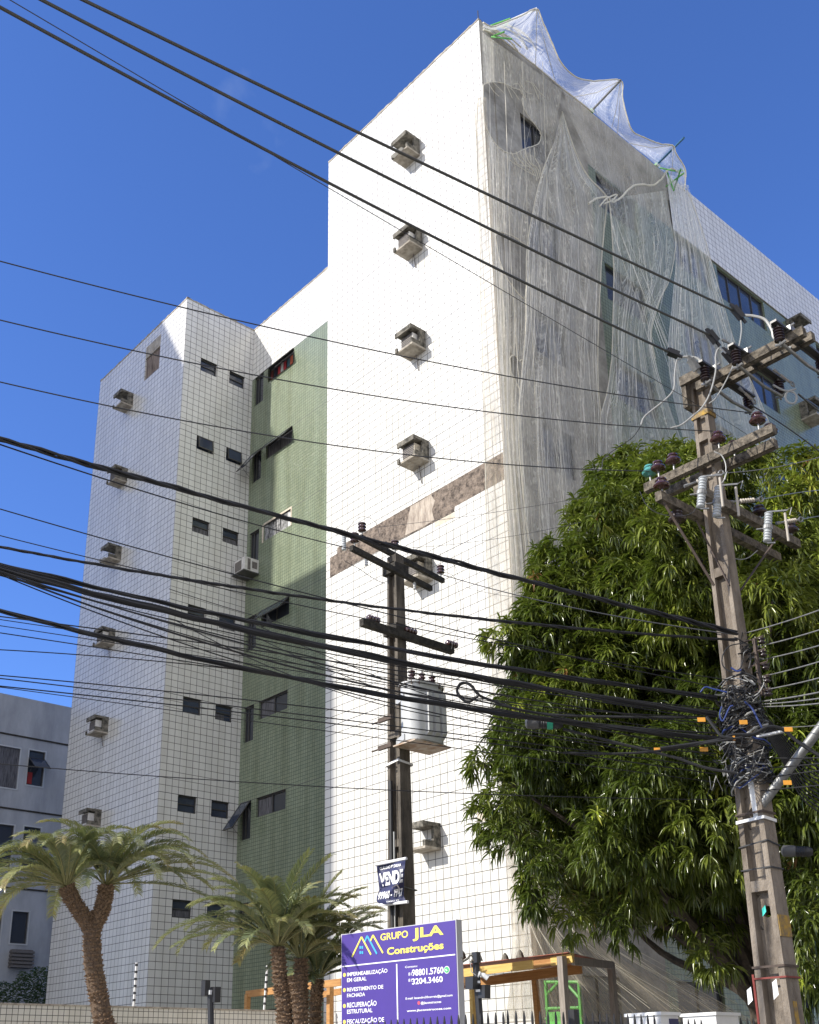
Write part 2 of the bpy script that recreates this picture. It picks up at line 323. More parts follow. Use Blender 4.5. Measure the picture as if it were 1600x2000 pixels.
m_wht = mat('white_lettering', (.85, .85, .85), .5)
m_cyan = mat('cyan_logo_paint', (.05, .42, .75), .5)
m_wa = mat('green_icon_paint', (.06, .45, .16), .5)
m_red = mat('pink_red_icon_paint', (.7, .08, .12), .5)
m_banner = mat('navy_banner_cloth', (.035, .04, .115), .6, var=.3, vscale=8)
m_fence = mat('black_fence_paint', (.018, .018, .02), .45)
m_gpaint = mat('green_scaffold_paint', (.12, .42, .08), .5, var=.25, vscale=12)
m_wpaint = mat('white_post_paint', (.78, .78, .76), .6, var=.1, vscale=8)
m_tag = mat('orange_tag_plastic', (.62, .27, .02), .5)
m_bark = mat('scaly_cycad_bark', (.20, .135, .085), .95, col2=(.07, .045, .03), vscale=40, bump=1, bscale=70)
m_scale = mat('old_frond_stub', (.30, .20, .12), .9, col2=(.12, .075, .045), vscale=25)
m_trunk = mat('mango_bark', (.10, .08, .06), .95, var=.5, vscale=9, bump=.8)
m_oldgrey = mat('weathered_grey_render', (.44, .45, .46), .95, col2=(.31, .32, .335), vscale=1.3, stretch=(1, 1, .35), bump=.25, bscale=14)
m_ropew = mat('pale_rope', (.72, .68, .56), .9, var=.2, vscale=30)
m_asph = mat('asphalt', (.15, .145, .135), .9, var=.3, vscale=3, bump=.3)
m_ground = mat('dry_ground', (.50, .45, .37), .95, var=.3, vscale=1.2, bump=.2)
m_pave = mat('concrete_pavement', (.40, .38, .34), .9, var=.25, vscale=2, bump=.2)
m_neigh = mat('cream_render', (.74, .68, .56), .9, var=.15, vscale=1)
m_closure = mat('black_splice_plastic', (.02, .02, .022), .4)
m_green_tape = mat('green_tape', (.03, .38, .22), .5)
m_net = net_mat('debris_net_weave', base=.36, amp=.66, sx=22, sy=.6)
m_net_w = net_mat('sunlit_wrapped_net_weave', (.62, .55, .43), base=.40, amp=.5, sx=22)
m_net_b = net_mat('greyer_net_weave', (.90, .88, .80), base=.36, amp=.66, sx=20, sy=.5)
m_net_s = net_mat('sheer_net_weave', (.90, .90, .84), base=.34, amp=.66, sx=16, sy=.3)
m_net_v = net_mat('very_sheer_net_weave', (.86, .84, .78), base=.26, amp=.30, sx=22)
m_net_top = net_mat('sunlit_net_weave', (.90, .90, .88), base=.48, amp=.42, sx=7, sy=5, weave=.22, wsc=6)
m_net_low = net_mat('dusty_net_weave', (.70, .62, .48), base=.30, amp=.5, sx=12, sy=1.0)

# ------------------------------------------------------------------ setting: ground, street, pavement
g = MB(); g.quad((-900, -900, 0), (900, -900, 0), (900, 900, 0), (-900, 900, 0)); build('ground', g, m_ground, loc=(0, 0, 0), kind='structure')
g = MB(); g.quad((-300, -4.2, .004), (300, -4.2, .004), (300, 4.2, .004), (-300, 4.2, .004)); g.quad((-4.2, 4.2, .004), (5.5, 4.2, .004), (5.5, 300, .004), (-4.2, 300, .004))
build('street', g, m_asph, loc=(0, 0, 0), kind='structure')
g = MB(); g.box(-300, 4.2, .005, -4.2, 6.85, .15); g.box(-6.5, 6.85, .006, -4.2, 300, .15); g.box(-300, -6.6, .005, 300, -4.2, .15); g.box(5.5, 4.2, .005, 300, 6.6, .15)
build('pavement', g, m_pave, loc=(0, 0, 0), kind='structure')

# ------------------------------------------------------------------ the tiled apartment building
XA, XB, XD, XE = -32.02, -26.1, -18.75, -12.97
YF, YB, YN, ZT = 14.5, 17.07, 46.0, 25.1
FLOORS = [23.12 - 2.845 * k for k in range(8)]
bld = thing('apartment_building', (-22, 20, 0), 'tall white and green tiled apartment block, its right side wrapped in torn netting', 'building')
def wall(name, axis, c, u0, u1, z0, z1, holes, m, parent, depth=.14, inward=1):
    """a wall face on axis='y' (plane y=c, u=x) or 'x' (plane x=c, u=y) with real openings and reveals"""
    mb = MB(); us = sorted({u0, u1, *[q for h in holes for q in h[:2]]}); zs = sorted({z0, z1, *[q for h in holes for q in h[2:4]]})
    P = (lambda u, z, d=0: (u, c + d * inward, z)) if axis == 'y' else (lambda u, z, d=0: (c + d * inward, u, z))
    flip = (axis == 'y') == (inward > 0)
    def q(a, b, cc, d): mb.quad(a, b, cc, d) if flip else mb.quad(d, cc, b, a)
    for i in range(len(us) - 1):
        for j in range(len(zs) - 1):
            um, zm = (us[i] + us[i + 1]) / 2, (zs[j] + zs[j + 1]) / 2
            if any(h[0] < um < h[1] and h[2] < zm < h[3] for h in holes): continue
            q(P(us[i], zs[j]), P(us[i + 1], zs[j]), P(us[i + 1], zs[j + 1]), P(us[i], zs[j + 1]))
    for a, b, e, f in [h[:4] for h in holes]:
        q(P(a, e), P(b, e), P(b, e, depth), P(a, e, depth)); q(P(a, f, depth), P(b, f, depth), P(b, f), P(a, f))
        q(P(a, e), P(a, e, depth), P(a, f, depth), P(a, f)); q(P(b, e, depth), P(b, e), P(b, f), P(b, f, depth))
    return build(name, mb, m, parent)
def window(axis, c, u0, u1, z0, z1, inward, style, parent):
    """frame part with pane sub-parts, set back in the reveal"""
    d0, d1 = .09, .13
    def bx(mb, a, b, e, f, p, q_):
        if axis == 'y': mb.box(a, c + p * inward, e, b, c + q_ * inward, f)
        else: mb.box(c + p * inward, a, e, c + q_ * inward, b, f)
    fr = MB(); t = .035
    for a, b, e, f in ((u0, u1, z0, z0 + t), (u0, u1, z1 - t, z1), (u0, u0 + t, z0 + t, z1 - t), (u1 - t, u1, z0 + t, z1 - t)): bx(fr, a, b, e, f, d0 - .03, d1)
    mulls = {'two': [('h', .5)], 'tall': [('v', .32)], 'wide': [('v', .5)], 'four': [('v', .25), ('v', .5), ('v', .75)], 'plain': []}[style]
    for k, s in mulls:
        if k == 'h': bx(fr, u0 + t, u1 - t, z0 + (z1 - z0) * s - .015, z0 + (z1 - z0) * s + .015, d0 - .03, d1)
        else: bx(fr, u0 + (u1 - u0) * s - .02, u0 + (u1 - u0) * s + .02, z0 + t, z1 - t, d0 - .03, d1)
    f = build('window', fr, m_frame, parent)
    pb = MB(); bx(pb, u0 + t, u1 - t, z0 + t, z1 - t, d0 + .004, d0 + .012); build('pane', pb, m_glass2 if style in ('four', 'two') else m_glass, f)
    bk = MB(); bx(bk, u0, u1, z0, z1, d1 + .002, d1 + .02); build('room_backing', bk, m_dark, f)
    return f
def sash(axis, c, u0, u1, z0, z1, out, ang, parent):
    """an awning sash hinged at its top edge and pushed outward"""
    L = z1 - z0; dz = -L * math.cos(ang); do = out * L * math.sin(ang); t = .03
    P = (lambda u, s, k=0: (u, c + do * s + out * k * math.cos(ang), z1 + dz * s + k * math.sin(ang))) if axis == 'y' else (lambda u, s, k=0: (c + do * s + out * k * math.cos(ang), u, z1 + dz * s + k * math.sin(ang)))
    fr = MB()
    e = .03 / L
    def slab(mb, a, b, s0, s1, k0, k1): mb.hexa([P(a, s0, k0), P(b, s0, k0), P(b, s1, k0), P(a, s1, k0), P(a, s0, k1), P(b, s0, k1), P(b, s1, k1), P(a, s1, k1)])
    slab(fr, u0, u1, 0, e, 0, .025); slab(fr, u0, u1, 1 - e, 1, 0, .025); slab(fr, u0, u0 + t, e, 1 - e, 0, .025); slab(fr, u1 - t, u1, e, 1 - e, 0, .025)
    f = build('open_sash', fr, m_frame, parent)
    gl = MB(); slab(gl, u0 + t, u1 - t, e, 1 - e, .008, .016); build('pane', gl, m_glass2, f)
    st = MB(); a = P(u0 + .02, .7); st.tube([a, (a[0], a[1], z1 + dz * .98) if False else ((u0 + .02, c, z0 + .06) if axis == 'y' else (c, u0 + .02, z0 + .06))], .006, 5); build('stay', st, m_frame, f)
    return f
def ac_box(x, zb, parent, unit='ac', axis='y', c=YF, rot=0, w=.54, dep=.42, h=.52):
    """concrete bracket: back plate, top slab, bottom slab with a lip, holding a window air conditioner"""
    rv = random.Random(int(zb * 100) + int(x * 7)); tl = rv.uniform(-.02, .02)
    if axis == 'y': T = lambda a, b, e: (x + a, c - b, zb + e + tl * a)
    else: T = lambda a, b, e: (c + b, x - a, zb + e)
    def bx(mb, a0, b0, e0, a1, b1, e1):
        mb.hexa([T(a0, b0, e0), T(a1, b0, e0), T(a1, b1, e0), T(a0, b1, e0), T(a0, b0, e1), T(a1, b0, e1), T(a1, b1, e1), T(a0, b1, e1)])
    top = MB(); bx(top, 0, .0, h - .07, w, dep, h); bx(top, 0, dep, h - .12, w, dep + .04, h); pt = build('air_conditioner_ledge', top, m_conc, parent)
    bot = MB(); bx(bot, 0, .0, 0, w, dep, .045); build('bottom_slab', bot, m_slab, pt)
    lip = MB(); bx(lip, w * .88, 0, .045, w, dep * .45, h - .07); bx(lip, w * .88, dep * .45, .045, w, dep, .16)
    build('side_bracket', lip, m_conc, pt); lip = MB(); bx(lip, 0, dep, 0, w * .12, dep + .04, .11); build('front_lip', lip, m_conc, pt)
    if unit == 'ac':
        k_ = rv.uniform(0, .05); d0 = rv.uniform(0, .06); dep = dep - d0; a = MB(); bx(a, .04 + k_, .01, .06 + k_, w * .84, dep - .04, h - .11 - k_ * .6); cs = build('air_conditioner', a, rv.choice([m_ac, m_ac, m_ac_y]), pt)
        if rv.random() < .6: a = MB(); a.tube([T(w * .5, .1, .06), T(w * .5, .05, -.02), T(w * .55, .02, -.25 - k_ * 4)], .012, 5); build('drain_hose', a, m_ac_d, pt)
        gr = MB()
        bx(gr, .08, dep - .04, .12, w * .80, dep - .034, h - .14)
        for k in range(5): bx(gr, .08, dep - .034, .13 + k * .045, w * .80, dep - .026, .145 + k * .045)
        build('air_conditioner_coil', gr, m_ac_d, pt)
    elif unit == 'broken':
        a = MB(); vs = [T(.06, .03, .05), T(w * .8, .05, .05), T(w * .8, dep + .10, .02), T(.06, dep + .12, .0), T(.12, .05, .33), T(w * .75, .05, .38), T(w * .7, dep * .6, .12), T(.1, dep * .7, .1)]
        a.hexa(vs); build('loose_cover_sheet', a, m_ac, pt)
    return pt
H = []
# side of the left wing (plane x=XB): pairs of small windows
side_w = []
for k in range(7):
    z = FLOORS[k]
    for a, b in ((15.11, 15.71), (16.18, 16.77)): side_w.append((a, b, z - .47, z))
wall('wing_side_wall', 'x', XB, YF, YB, 0, ZT, side_w, m_white, bld, inward=-1)
for i, h in enumerate(side_w):
    f = window('x', XB, *h, -1, 'two', bld)
    if i in (4, 5, 7, 9, 12):
        c = MB(); c.box(XB - .088, h[0] + .04, h[2] + .03, XB - .084, h[1] - .04 - (.2 if i == 9 else 0), h[2] + .21); build('curtain', c, m_curtain2, f)
    if i in (2, 3): sash('x', XB + .002, h[0] + .04, h[1] - .04, h[2] + .03, h[3] - .02, 1, math.radians(9), f)
# front of the left wing, with the tall curtained opening near the top
wall('wing_front_wall', 'y', YF, XA, XB, 0, ZT, [(-28.68, -27.70, 23.33, 24.66)], m_white, bld)
cu = MB(); n = 60
for i in range(n):
    u = -28.68 + .98 * i / n; u2 = -28.68 + .98 * (i + 1) / n
    y = YF + .05 + .025 * math.sin(i * .9) ; y2 = YF + .05 + .025 * math.sin((i + 1) * .9)
    cu.quad((u, y, 23.30 - .1 * (i % 7 == 0)), (u2, y2, 23.30), (u2, y2, 24.66), (u, y, 24.66))
build('curtain', cu, m_curtain, bld)
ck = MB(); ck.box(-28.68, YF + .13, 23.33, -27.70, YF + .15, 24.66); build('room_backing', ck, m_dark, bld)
for k, (zr, un) in enumerate([(21.10, 'none'), (18.22, 'ac'), (15.40, 'broken'), (12.55, 'ac'), (9.69, 'ac'), (6.86, 'ac')]): ac_box(-29.90, zr + 1.6, bld, un)
v = MB(); v.box(-29.85, YF - .12, 5.55, -29.5, YF, 5.67); build('vent_stub', v, m_frame, bld)
# recessed green wall between the wings
rec = []
for k in range(8):
    z = FLOORS[k]
    if z < 3: continue
    rec.append((-25.95, -25.45, z - 1.08, z)); rec.append((-25.2, -23.8, z - .55, z))
zj = FLOORS[0] + .02
wall('recess_parapet', 'y', YB, XB, XD, zj, ZT, [], m_white, bld)
wall('recess_wall', 'y', YB, XB, XD, 0, zj, rec, m_green, bld)
for i, h in enumerate(rec):
    k = i // 2; tall = i % 2 == 0
    open_ = (tall and k in (1, 5)) or (not tall and k in (0, 1, 3))
    f = window('y', YB, *h, 1, 'tall' if tall else 'wide', bld)
    if not tall and k in (0, 1, 4, 5):
        c = MB(); a0, b0, e0, f0 = h; n = 24
        lo = e0 + .02; u0c, u1c = a0 + .05, (a0 + b0) / 2 if k in (4, 5) else b0 - .05
        for q in range(n):
            ua, ub = u0c + (u1c - u0c) * q / n, u0c + (u1c - u0c) * (q + 1) / n
            c.quad((ua, YB + .07 + .008 * (q % 2), lo), (ub, YB + .07 + .008 * ((q + 1) % 2), lo), (ub, YB + .07 + .008 * ((q + 1) % 2), f0 - .05), (ua, YB + .07 + .008 * (q % 2), f0 - .05))
        build('curtain', c, m_curtain2, f)
    if open_: sash('y', YB - .005, h[0] + .01, h[1] - .01, h[2] + .03, h[3] - .01, -1, math.radians(38 if not tall else 34), f)
# taped-up broken pane on the third floor from the top and red laundry on the top one
c = MB(); r2 = random.Random(3); a0, b0, e0, f0 = rec[5]
for q in range(14):
    ua = a0 + .1 * q; c.quad((ua, YB + .03 + r2.uniform(0, .04), e0 + r2.uniform(0, .05)), (ua + .1, YB + .03 + r2.uniform(0, .04), e0 + r2.uniform(0, .05)), (ua + .1, YB + .02 + r2.uniform(0, .05), f0), (ua, YB + .03 + r2.uniform(0, .05), f0))
build('plastic_sheet', c, mat('crumpled_clear_plastic', (.34, .34, .34), .3, var=.8, vscale=14), bld)
c = MB(); c.box(a0 - .07, YB - .012, e0 - .03, a0, YB, f0 + .03); c.box(a0, YB - .012, f0, b0 + .05, YB, f0 + .06); c.box(b0, YB - .012, e0 - .02, b0 + .05, YB, f0); build('broken_render_edge', c, m_stain2, bld)
for i, (xx, col) in enumerate([(-25.0, (.12, .02, .02)), (-24.8, (.02, .02, .04)), (-24.6, (.45, .05, .06)), (-24.45, (.5, .5, .48)), (-24.3, (.4, .04, .05)), (-24.1, (.05, .12, .15)), (-23.95, (.40, .10, .05))]):
    c = MB(); c.box(xx, YB - .03, 22.55, xx + .13, YB - .015, 22.86 - .02 * (i % 3)); build('hanging_laundry', c, mat('laundry_cloth_%d' % i, col, .9), bld)
# window air conditioner hanging by the third narrow window
a = MB(); a.box(-26.0, YB - .50, FLOORS[2] - 1.55, -25.42, YB, FLOORS[2] - 1.10); au = build('window_air_conditioner', a, m_ac, bld)
a = MB(); a.box(-26.03, YB - .56, FLOORS[2] - 1.59, -25.38, YB, FLOORS[2] - 1.552); build('metal_tray', a, m_frame, au)
a = MB(); a.box(-26.003, YB - .46, FLOORS[2] - 1.50, -25.996, YB - .08, FLOORS[2] - 1.15); a.box(-25.95, YB - .504, FLOORS[2] - 1.48, -25.60, YB - .498, FLOORS[2] - 1.16); build('grille', a, m_ac_d, au)
a = MB(); a.box(-25.419, YB - .40, FLOORS[2] - 1.50, -25.412, YB - .30, FLOORS[2] - 1.14); a.box(-25.419, YB - .24, FLOORS[2] - 1.42, -25.412, YB - .06, FLOORS[2] - 1.2); build('side_slot', a, m_ac_d, au)
# main block front
patch = [(-14.12, -13.90, 5.95, 6.13), (-16.12, -15.93, 4.55, 4.73)]
wall('main_front_wall', 'y', YF, XD, XE, 0, ZT, [], m_white, bld)
wall('main_inner_side_wall', 'x', XD, YF, YB, 0, ZT, [], m_white, bld, inward=1)
def strip(name, pts, m):   # a sheet 4 mm proud of the front wall, edges closed
    mb = MB(); n = len(pts); y0, y1 = YF - .004, YF + .01
    mb.add([(p[0], y0, p[1]) for p in pts] + [(p[0], y1, p[1]) for p in pts], [tuple(range(n))] + [(i, i + n, (i + 1) % n + n, (i + 1) % n) for i in range(n)])
    return build(name, mb, m, bld)
strip('bare_render_band', [(-18.60, 12.54), (-17.56, 12.57), (-16.2, 12.57), (-15.0, 12.55), (-14.42, 12.56), (-14.40, 12.66), (-12.98, 12.68), (-12.98, 13.30), (-18.32, 13.22), (-18.33, 13.07), (-18.60, 13.06)], m_stain)
def strip2(pts, m):
    mb = MB(); n = len(pts); y0, y1 = YF - .008, YF + .01
    mb.add([(p[0], y0, p[1]) for p in pts] + [(p[0], y1, p[1]) for p in pts], [tuple(range(n))] + [(i, i + n, (i + 1) % n + n, (i + 1) % n) for i in range(n)]); return build('pale_render_patch', mb, m, bld)
strip2([(-15.95, 12.60), (-15.4, 12.58), (-15.02, 12.60), (-15.08, 12.85), (-14.98, 13.05), (-15.10, 13.24), (-15.75, 13.23), (-15.85, 12.95)], m_patch)
strip('filler_patch', [(-15.02, 12.42), (-14.41, 12.42), (-14.41, 12.545), (-15.02, 12.535)], m_stain2)
for a0, b0, e0, f0 in patch: strip('missing_tile_patch', [(a0, e0), (b0, e0), (b0, f0), (a0, f0)], m_stain2)
for zr, un in [(20.98, 'broken'), (18.17, 'ac'), (15.34, 'ac'), (12.46, 'ac'), (9.62, 'ac'), (6.83, 'ac'), (4.00, 'none')]: ac_box(-15.66, zr + 1.6, bld, un)
# street side of the main block
wr = []
for k in range(8):
    z = FLOORS[k] - .0
    if z < 3: continue
    wr += [(15.78, 16.85, z - 1.12, z - .02)]
    wr += [(18.60, 20.2, z - 1.10, z - .02), (24.0, 26.45, z - 1.10, z - .03)]
    wr += [(21.9, 23.6, z - 1.10, z - .02), (29.5, 31.2, z - 1.1, z - .03), (33.5, 36, z - 1.1, z - .03)]
zp = FLOORS[0] + .04
wall('side_parapet_stripped', 'x', XE, YF, 21.9, zp, ZT, [], m_plaster, bld, inward=-1)
wall('side_parapet_tiled', 'x', XE + .03, 21.9, YN, zp, ZT, [], m_white, bld, inward=-1)
un = MB(); un.box(XE - .02, 21.9, zp - .02, XE + .03, YN, zp); build('parapet_soffit', un, m_plaster, bld)
wall('side_wall_stripped', 'x', XE, YF, 18.3, 0, zp, [h for h in wr if h[1] < 18.3], m_plaster, bld, inward=-1)
wall('side_wall_tiled', 'x', XE, 18.3, YN, 0, zp, [h for h in wr if h[0] > 18.3], m_green, bld, inward=-1)
for h in wr: window('x', XE, *h, -1, 'four' if h[1] - h[0] > 1.65 else 'wide', bld)
for k in (0, 1, 2, 3): ac_box(28.3, FLOORS[k] - .68 - (.1 if k else 0), bld, 'none' if k != 3 else 'ac', axis='x', c=XE, w=.62, dep=.48, h=.60)
pl = MB(); pl.box(XE, 14.9, FLOORS[3] - 1.5, XE + .02, 15.6, 24.9); build('plaster_pilaster', pl, m_plaster, bld)
# far and hidden walls, roof and coping
b = MB(); b.box(XA, YF + .01, 0, XA + .02, YN, ZT); b.box(XA, YN - .02, 0, XE, YN, ZT); build('rear_wall', b, m_white, bld)
b = MB(); b.quad((XA, YF + .2, ZT - .9), (XB, YF + .2, ZT - .9), (XB, YN, ZT - .9), (XA, YN, ZT - .9)); b.quad((XB, YB + .2, ZT - .9), (XE, YB + .2, ZT - .9), (XE, YN, ZT - .9), (XB, YN, ZT - .9)); b.quad((XD, YF + .2, ZT - .9), (XE, YF + .2, ZT - .9), (XE, YB + .2, ZT - .9), (XD, YB + .2, ZT - .9)); build('roof', b, m_plaster, bld)
b = MB()
for x0, y0, x1, y1 in ((XA + .03, YF + .004, XB - .005, YF + .15), (XB - .15, YF + .152, XB - .004, YB - .002), (XB - .15, YB + .004, XD + .15, YB + .15), (XD + .004, YF + .152, XD + .15, YB), (XD + .005, YF + .004, XE - .005, YF + .15), (XE - .15, YF + .152, XE - .004, YN - .03), (XA + .03, YF + .152, XA + .15, YN - .03)):
    b.box(x0, y0, ZT - .9, x1, y1, ZT + .03)
build('parapet_coping', b, m_slab, bld)
b = MB(); r2 = random.Random(11)
for (xa, ya), (xb, yb), (ox, oy) in (((XA, YF), (XB, YF), (0, -.012)), ((XB, YB), (XD, YB), (0, -.012)), ((XB, YF + .01), (XB, YB - .02), (.012, 0)), ((XD, YF), (XE, YF), (0, -.012))):
    if xa == XD: build('coping_tiles', b, m_slab, bld); b = MB()
    n = int(math.hypot(xb - xa, yb - ya) / .1); top = [ZT + .035 + r2.choice([0, 0, 0, .02, -.015]) + r2.uniform(0, .012) for _ in range(n + 1)]
    for i in range(n):
        x0, y0 = xa + (xb - xa) * i / n, ya + (yb - ya) * i / n; x1, y1 = xa + (xb - xa) * (i + 1) / n, ya + (yb - ya) * (i + 1) / n; w_ = .16 if oy else -.16
        p0, p1 = (x0 + ox, y0 + oy), (x1 + ox, y1 + oy); q0, q1 = ((x0, y0 + .1), (x1, y1 + .1)) if oy else ((x0 - .1, y0), (x1 - .1, y1)); k = len(b.v)
        b.add([(*p0, ZT - .01), (*p1, ZT - .01), (*q1, ZT - .01), (*q0, ZT - .01), (*p0, top[i]), (*p1, top[i + 1]), (*q1, top[i + 1]), (*q0, top[i])], [(0, 3, 2, 1), (4, 5, 6, 7), (0, 1, 5, 4), (2, 3, 7, 6)])
build('coping_tiles', b, m_slab, bld)
# lightning rod on the corner
b = MB(); b.tube([(XE - .1, YF + .1, ZT), (XE - .1, YF + .1, ZT + .45)], .012, 6); build('lightning_rod', b, m_frame, bld)

# ------------------------------------------------------------------ grey building behind, on the left
XG = -40.0
gb = thing('grey_building', (-44, 18, 0), 'weathered grey rendered building behind the tiled tower at the left edge, one awning window open', 'building')
zt = Px(0, 1353, XG)[2]
def gz(x, y): p = Px(x, y, XG); return p[1], p[2]
gw = []
def rect(x0, y0, x1, y1):
    a, b = gz(x0, y0), gz(x1, y1); return (min(a[0], b[0]), max(a[0], b[0]), min(a[1], b[1]), max(a[1], b[1]))
W1 = rect(-28, 1532, 40, 1463); W2 = rect(51, 1532, 89, 1470); W3 = rect(-30, 1860, 5, 1780); W4 = rect(19, 1842, 57, 1782)
W5 = rect(-28, 1690, 28, 1613); W6 = rect(40, 1690, 80, 1618)
gw = [W1, W2, W3, W4, W5, W6]
wall('wall', 'x', XG, 9, 26, 0, zt, gw, m_oldgrey, gb, inward=-1, depth=.2)
for h in gw:
    f = window('x', XG, *h, -1, 'plain', gb)
    fr = MB(); y0, y1, z0, z1 = h; e = .05
    for a, b_, c_, d_ in ((y0 - e, y1 + e, z0 - e, z0), (y0 - e, y1 + e, z1, z1 + e), (y0 - e, y0, z0, z1), (y1, y1 + e, z0, z1)): fr.box(XG, a, c_, XG + .02, b_, d_)
    build('window_surround', fr, m_frame_l, f)
sash('x', XG + .01, W2[0], W2[1], W2[2] + .25, W2[3] - .3, 1, math.radians(52), gb)
sash('x', XG + .01, W6[0], W6[1], W6[2] + .25, W6[3] - .3, 1, math.radians(52), gb)
c = MB(); c.box(XG - .06, W2[0] + .03, W2[2] + .05, XG - .02, W2[0] + .22, W2[2] + .5); build('red_hanging_cloth', c, mat('dull_red_cloth', (.25, .02, .02), .9), gb)
c = MB(); c.box(XG - .07, W1[0], W1[2], XG - .05, W1[1], W1[3]); build('curtain', c, m_curtain2, gb)
c = MB()
for ya in (1442, 1585, 1738):
    p = Px(60, ya, XG); c.box(XG, 9, p[2] - .03, XG + .035, 26, p[2] + .03)
build('drip_ledge', c, m_conc_dark, gb)
h = rect(15, 1890, 62, 1857); c = MB()
for k in range(5): c.box(XG, h[0], h[2] + k * (h[3] - h[2]) / 5, XG + .3, h[1], h[2] + (k + .6) * (h[3] - h[2]) / 5)
c.box(XG, h[0] + .03, h[2], XG + .22, h[1] - .03, h[3]); build('air_conditioner_shelf', c, m_ac_d, gb)
b = MB(); b.box(XG - 9, 9, zt - .5, XG - .02, 26, zt - .4); b.box(XG - 9, 9, 0, XG - 8.98, 26, zt); b.box(XG - 9, 25.98, 0, XG, 26, zt); b.box(XG - 9, 9, 0, XG, 9.02, zt); build('roof', b, m_oldgrey, gb)

# ------------------------------------------------------------------ the taller buildings behind the viewer's left that shade the left wing
hv = np.array([-SUN.y, SUN.x, 0]); hv = hv / np.linalg.norm(hv); hv = hv if hv[0] > 0 else -hv
sd = -np.array(SUN); uv_ = np.cross(hv, sd)
if uv_[2] < 0: uv_ = -uv_
def shp(a, b, Hz):   # point on the sun ray (a,b) at height Hz above eye
    p = a * hv + b * uv_; t = (Hz - p[2]) / SUN.z; p = p + np.array(SUN) * t; p[2] += EYE; return p
c1 = shp(-22.65, 10.4, 26.0); nb = thing('shading_block', (c1[0] - 9, c1[1] + 4, 0), 'cream rendered block across the street to the left, out of the picture', 'building', None)
def plainblock(x0, y0, x1, y1, z, par, wm=None):
    wm = wm or m_neigh
    holes = [(x0 + 1 + 3 * i, x0 + 2.5 + 3 * i, 2 + 3 * k, 3.2 + 3 * k) for i in range(int((x1 - x0 - 1) // 3)) for k in range(int((z - 3) // 3))]
    wall('facade', 'y', y1, x0, x1, 0, z, holes, m_neigh, par, inward=-1)
    m_ = MB()
    for a, b_, e, f in holes: m_.box(a, y1 - .16, e, b_, y1 - .141, f)
    build('window_panes', m_, m_glass, par)
    m_ = MB(); m_.box(x0, y0, 0, x0 + .1, y1 - .2, z); m_.box(x1 - .1, y0, 0, x1, y1 - .01, z); m_.box(x0, y0, 0, x1, y0 + .1, z); m_.box(x0 + .1, y0 + .1, z - .3, x1 - .1, y1 - .01, z - .2); build('walls', m_, m_neigh, par)
plainblock(c1[0] - 26, c1[1], c1[0], c1[1] + 9.6, c1[2], nb)
ob = thing('bounce_block', (16, 25, 0), 'cream rendered block on the far side of the side street, out of the picture', 'building'); plainblock(7.5, 7.5, 22, 60, 21, ob, mat('bounce_block_render', (.80, .74, .62), .9))  # unseen block, added to bounce warm light onto the shaded street side
c2 = shp(-29.4, 18.9, 36.0); nb2 = thing('shading_tower', (c2[0] - 6, c2[1] + 4, 0), 'cream rendered tower behind the cream block, out of the picture', 'building')
plainblock(c2[0] - 14, c2[1], c2[0], c2[1] + 9, c2[2], nb2)

# ------------------------------------------------------------------ torn debris netting on the street side
def inpoly(x, y, P):
    c = False; j = len(P) - 1
    for i in range(len(P)):
        if (P[i][1] > y) != (P[j][1] > y) and x < (P[j][0] - P[i][0]) * (y - P[i][1]) / (P[j][1] - P[i][1]) + P[i][0]: c = not c
        j = i
    return c
def sheet(name, Lp, Rp, nu, nv, off, m, parent, holes=(), smooth=True, uvs=1.0):
    Lp = spline(Lp, 6); Rp = spline(Rp, 6); V = []; UV = []; PX = []
    for j in range(nv + 1):
        a, b = lerp_poly(Lp, j / nv), lerp_poly(Rp, j / nv)
        for i in range(nu + 1):
            u, v = i / nu, j / nv
            q = a + (b - a) * u
            o = off(u, v) + .035 * noise.noise(Vector((u * nu * .11, v * nv * .02, 3.1))) + .03 * noise.noise(Vector((u * nu * .35, v * nv * .03, 7.7)))
            p = Px(q[0], q[1], XE + max(o, .04)); V.append(p); UV.append((p[1] * uvs, p[2] * uvs)); PX.append(q)
    F = []
    for j in range(nv):
        for i in range(nu):
            k = j * (nu + 1) + i; c = (PX[k] + PX[k + nu + 2]) / 2
            if any(inpoly(c[0], c[1], h) for h in holes): continue
            F.append((k, k + 1, k + nu + 2, k + nu + 1))
    mb = MB(); mb.v = [tuple(map(float, p)) for p in V]; mb.f = F
    return build(name, mb, m, parent, smooth=smooth, uv=UV)
def hem(name, px, x, r, parent, m=m_ropew, wob=.015, closed=False):
    P = []
    for i, q in enumerate(spline(px, 6)):
        xo = x(i / (len(px) * 6)) if callable(x) else x
        p = Px(q[0], q[1], XE + xo); p = p + np.array([0, wob * noise.noise(Vector((i * .7, 0, x if not callable(x) else 1))), wob * noise.noise(Vector((0, i * .6, 4)))]); P.append(p)
    if closed: P.append(P[0])
    mb = MB(); mb.tube(P, [r * (1 + .35 * noise.noise(Vector((i * .9, 2, 5)))) for i in range(len(P))], 6); return build(name, mb, m, parent, smooth=True)
h1 = [(1098, 218), (1078, 290), (1060, 335), (1044, 400), (1030, 480), (1028, 560), (1027, 640), (1020, 720), (1013, 800), (1013, 850), (1018, 920), (1026, 1000), (1040, 1130), (1052, 1300), (1060, 1500)]
lft = [(943, 62), (941, 120), (934, 190), (931, 270), (933, 350), (937, 460), (938, 560), (941, 660), (945, 760), (947, 860), (949, 960), (950, 1080), (956, 1180), (960, 1290), (966, 1400), (980, 1600)]
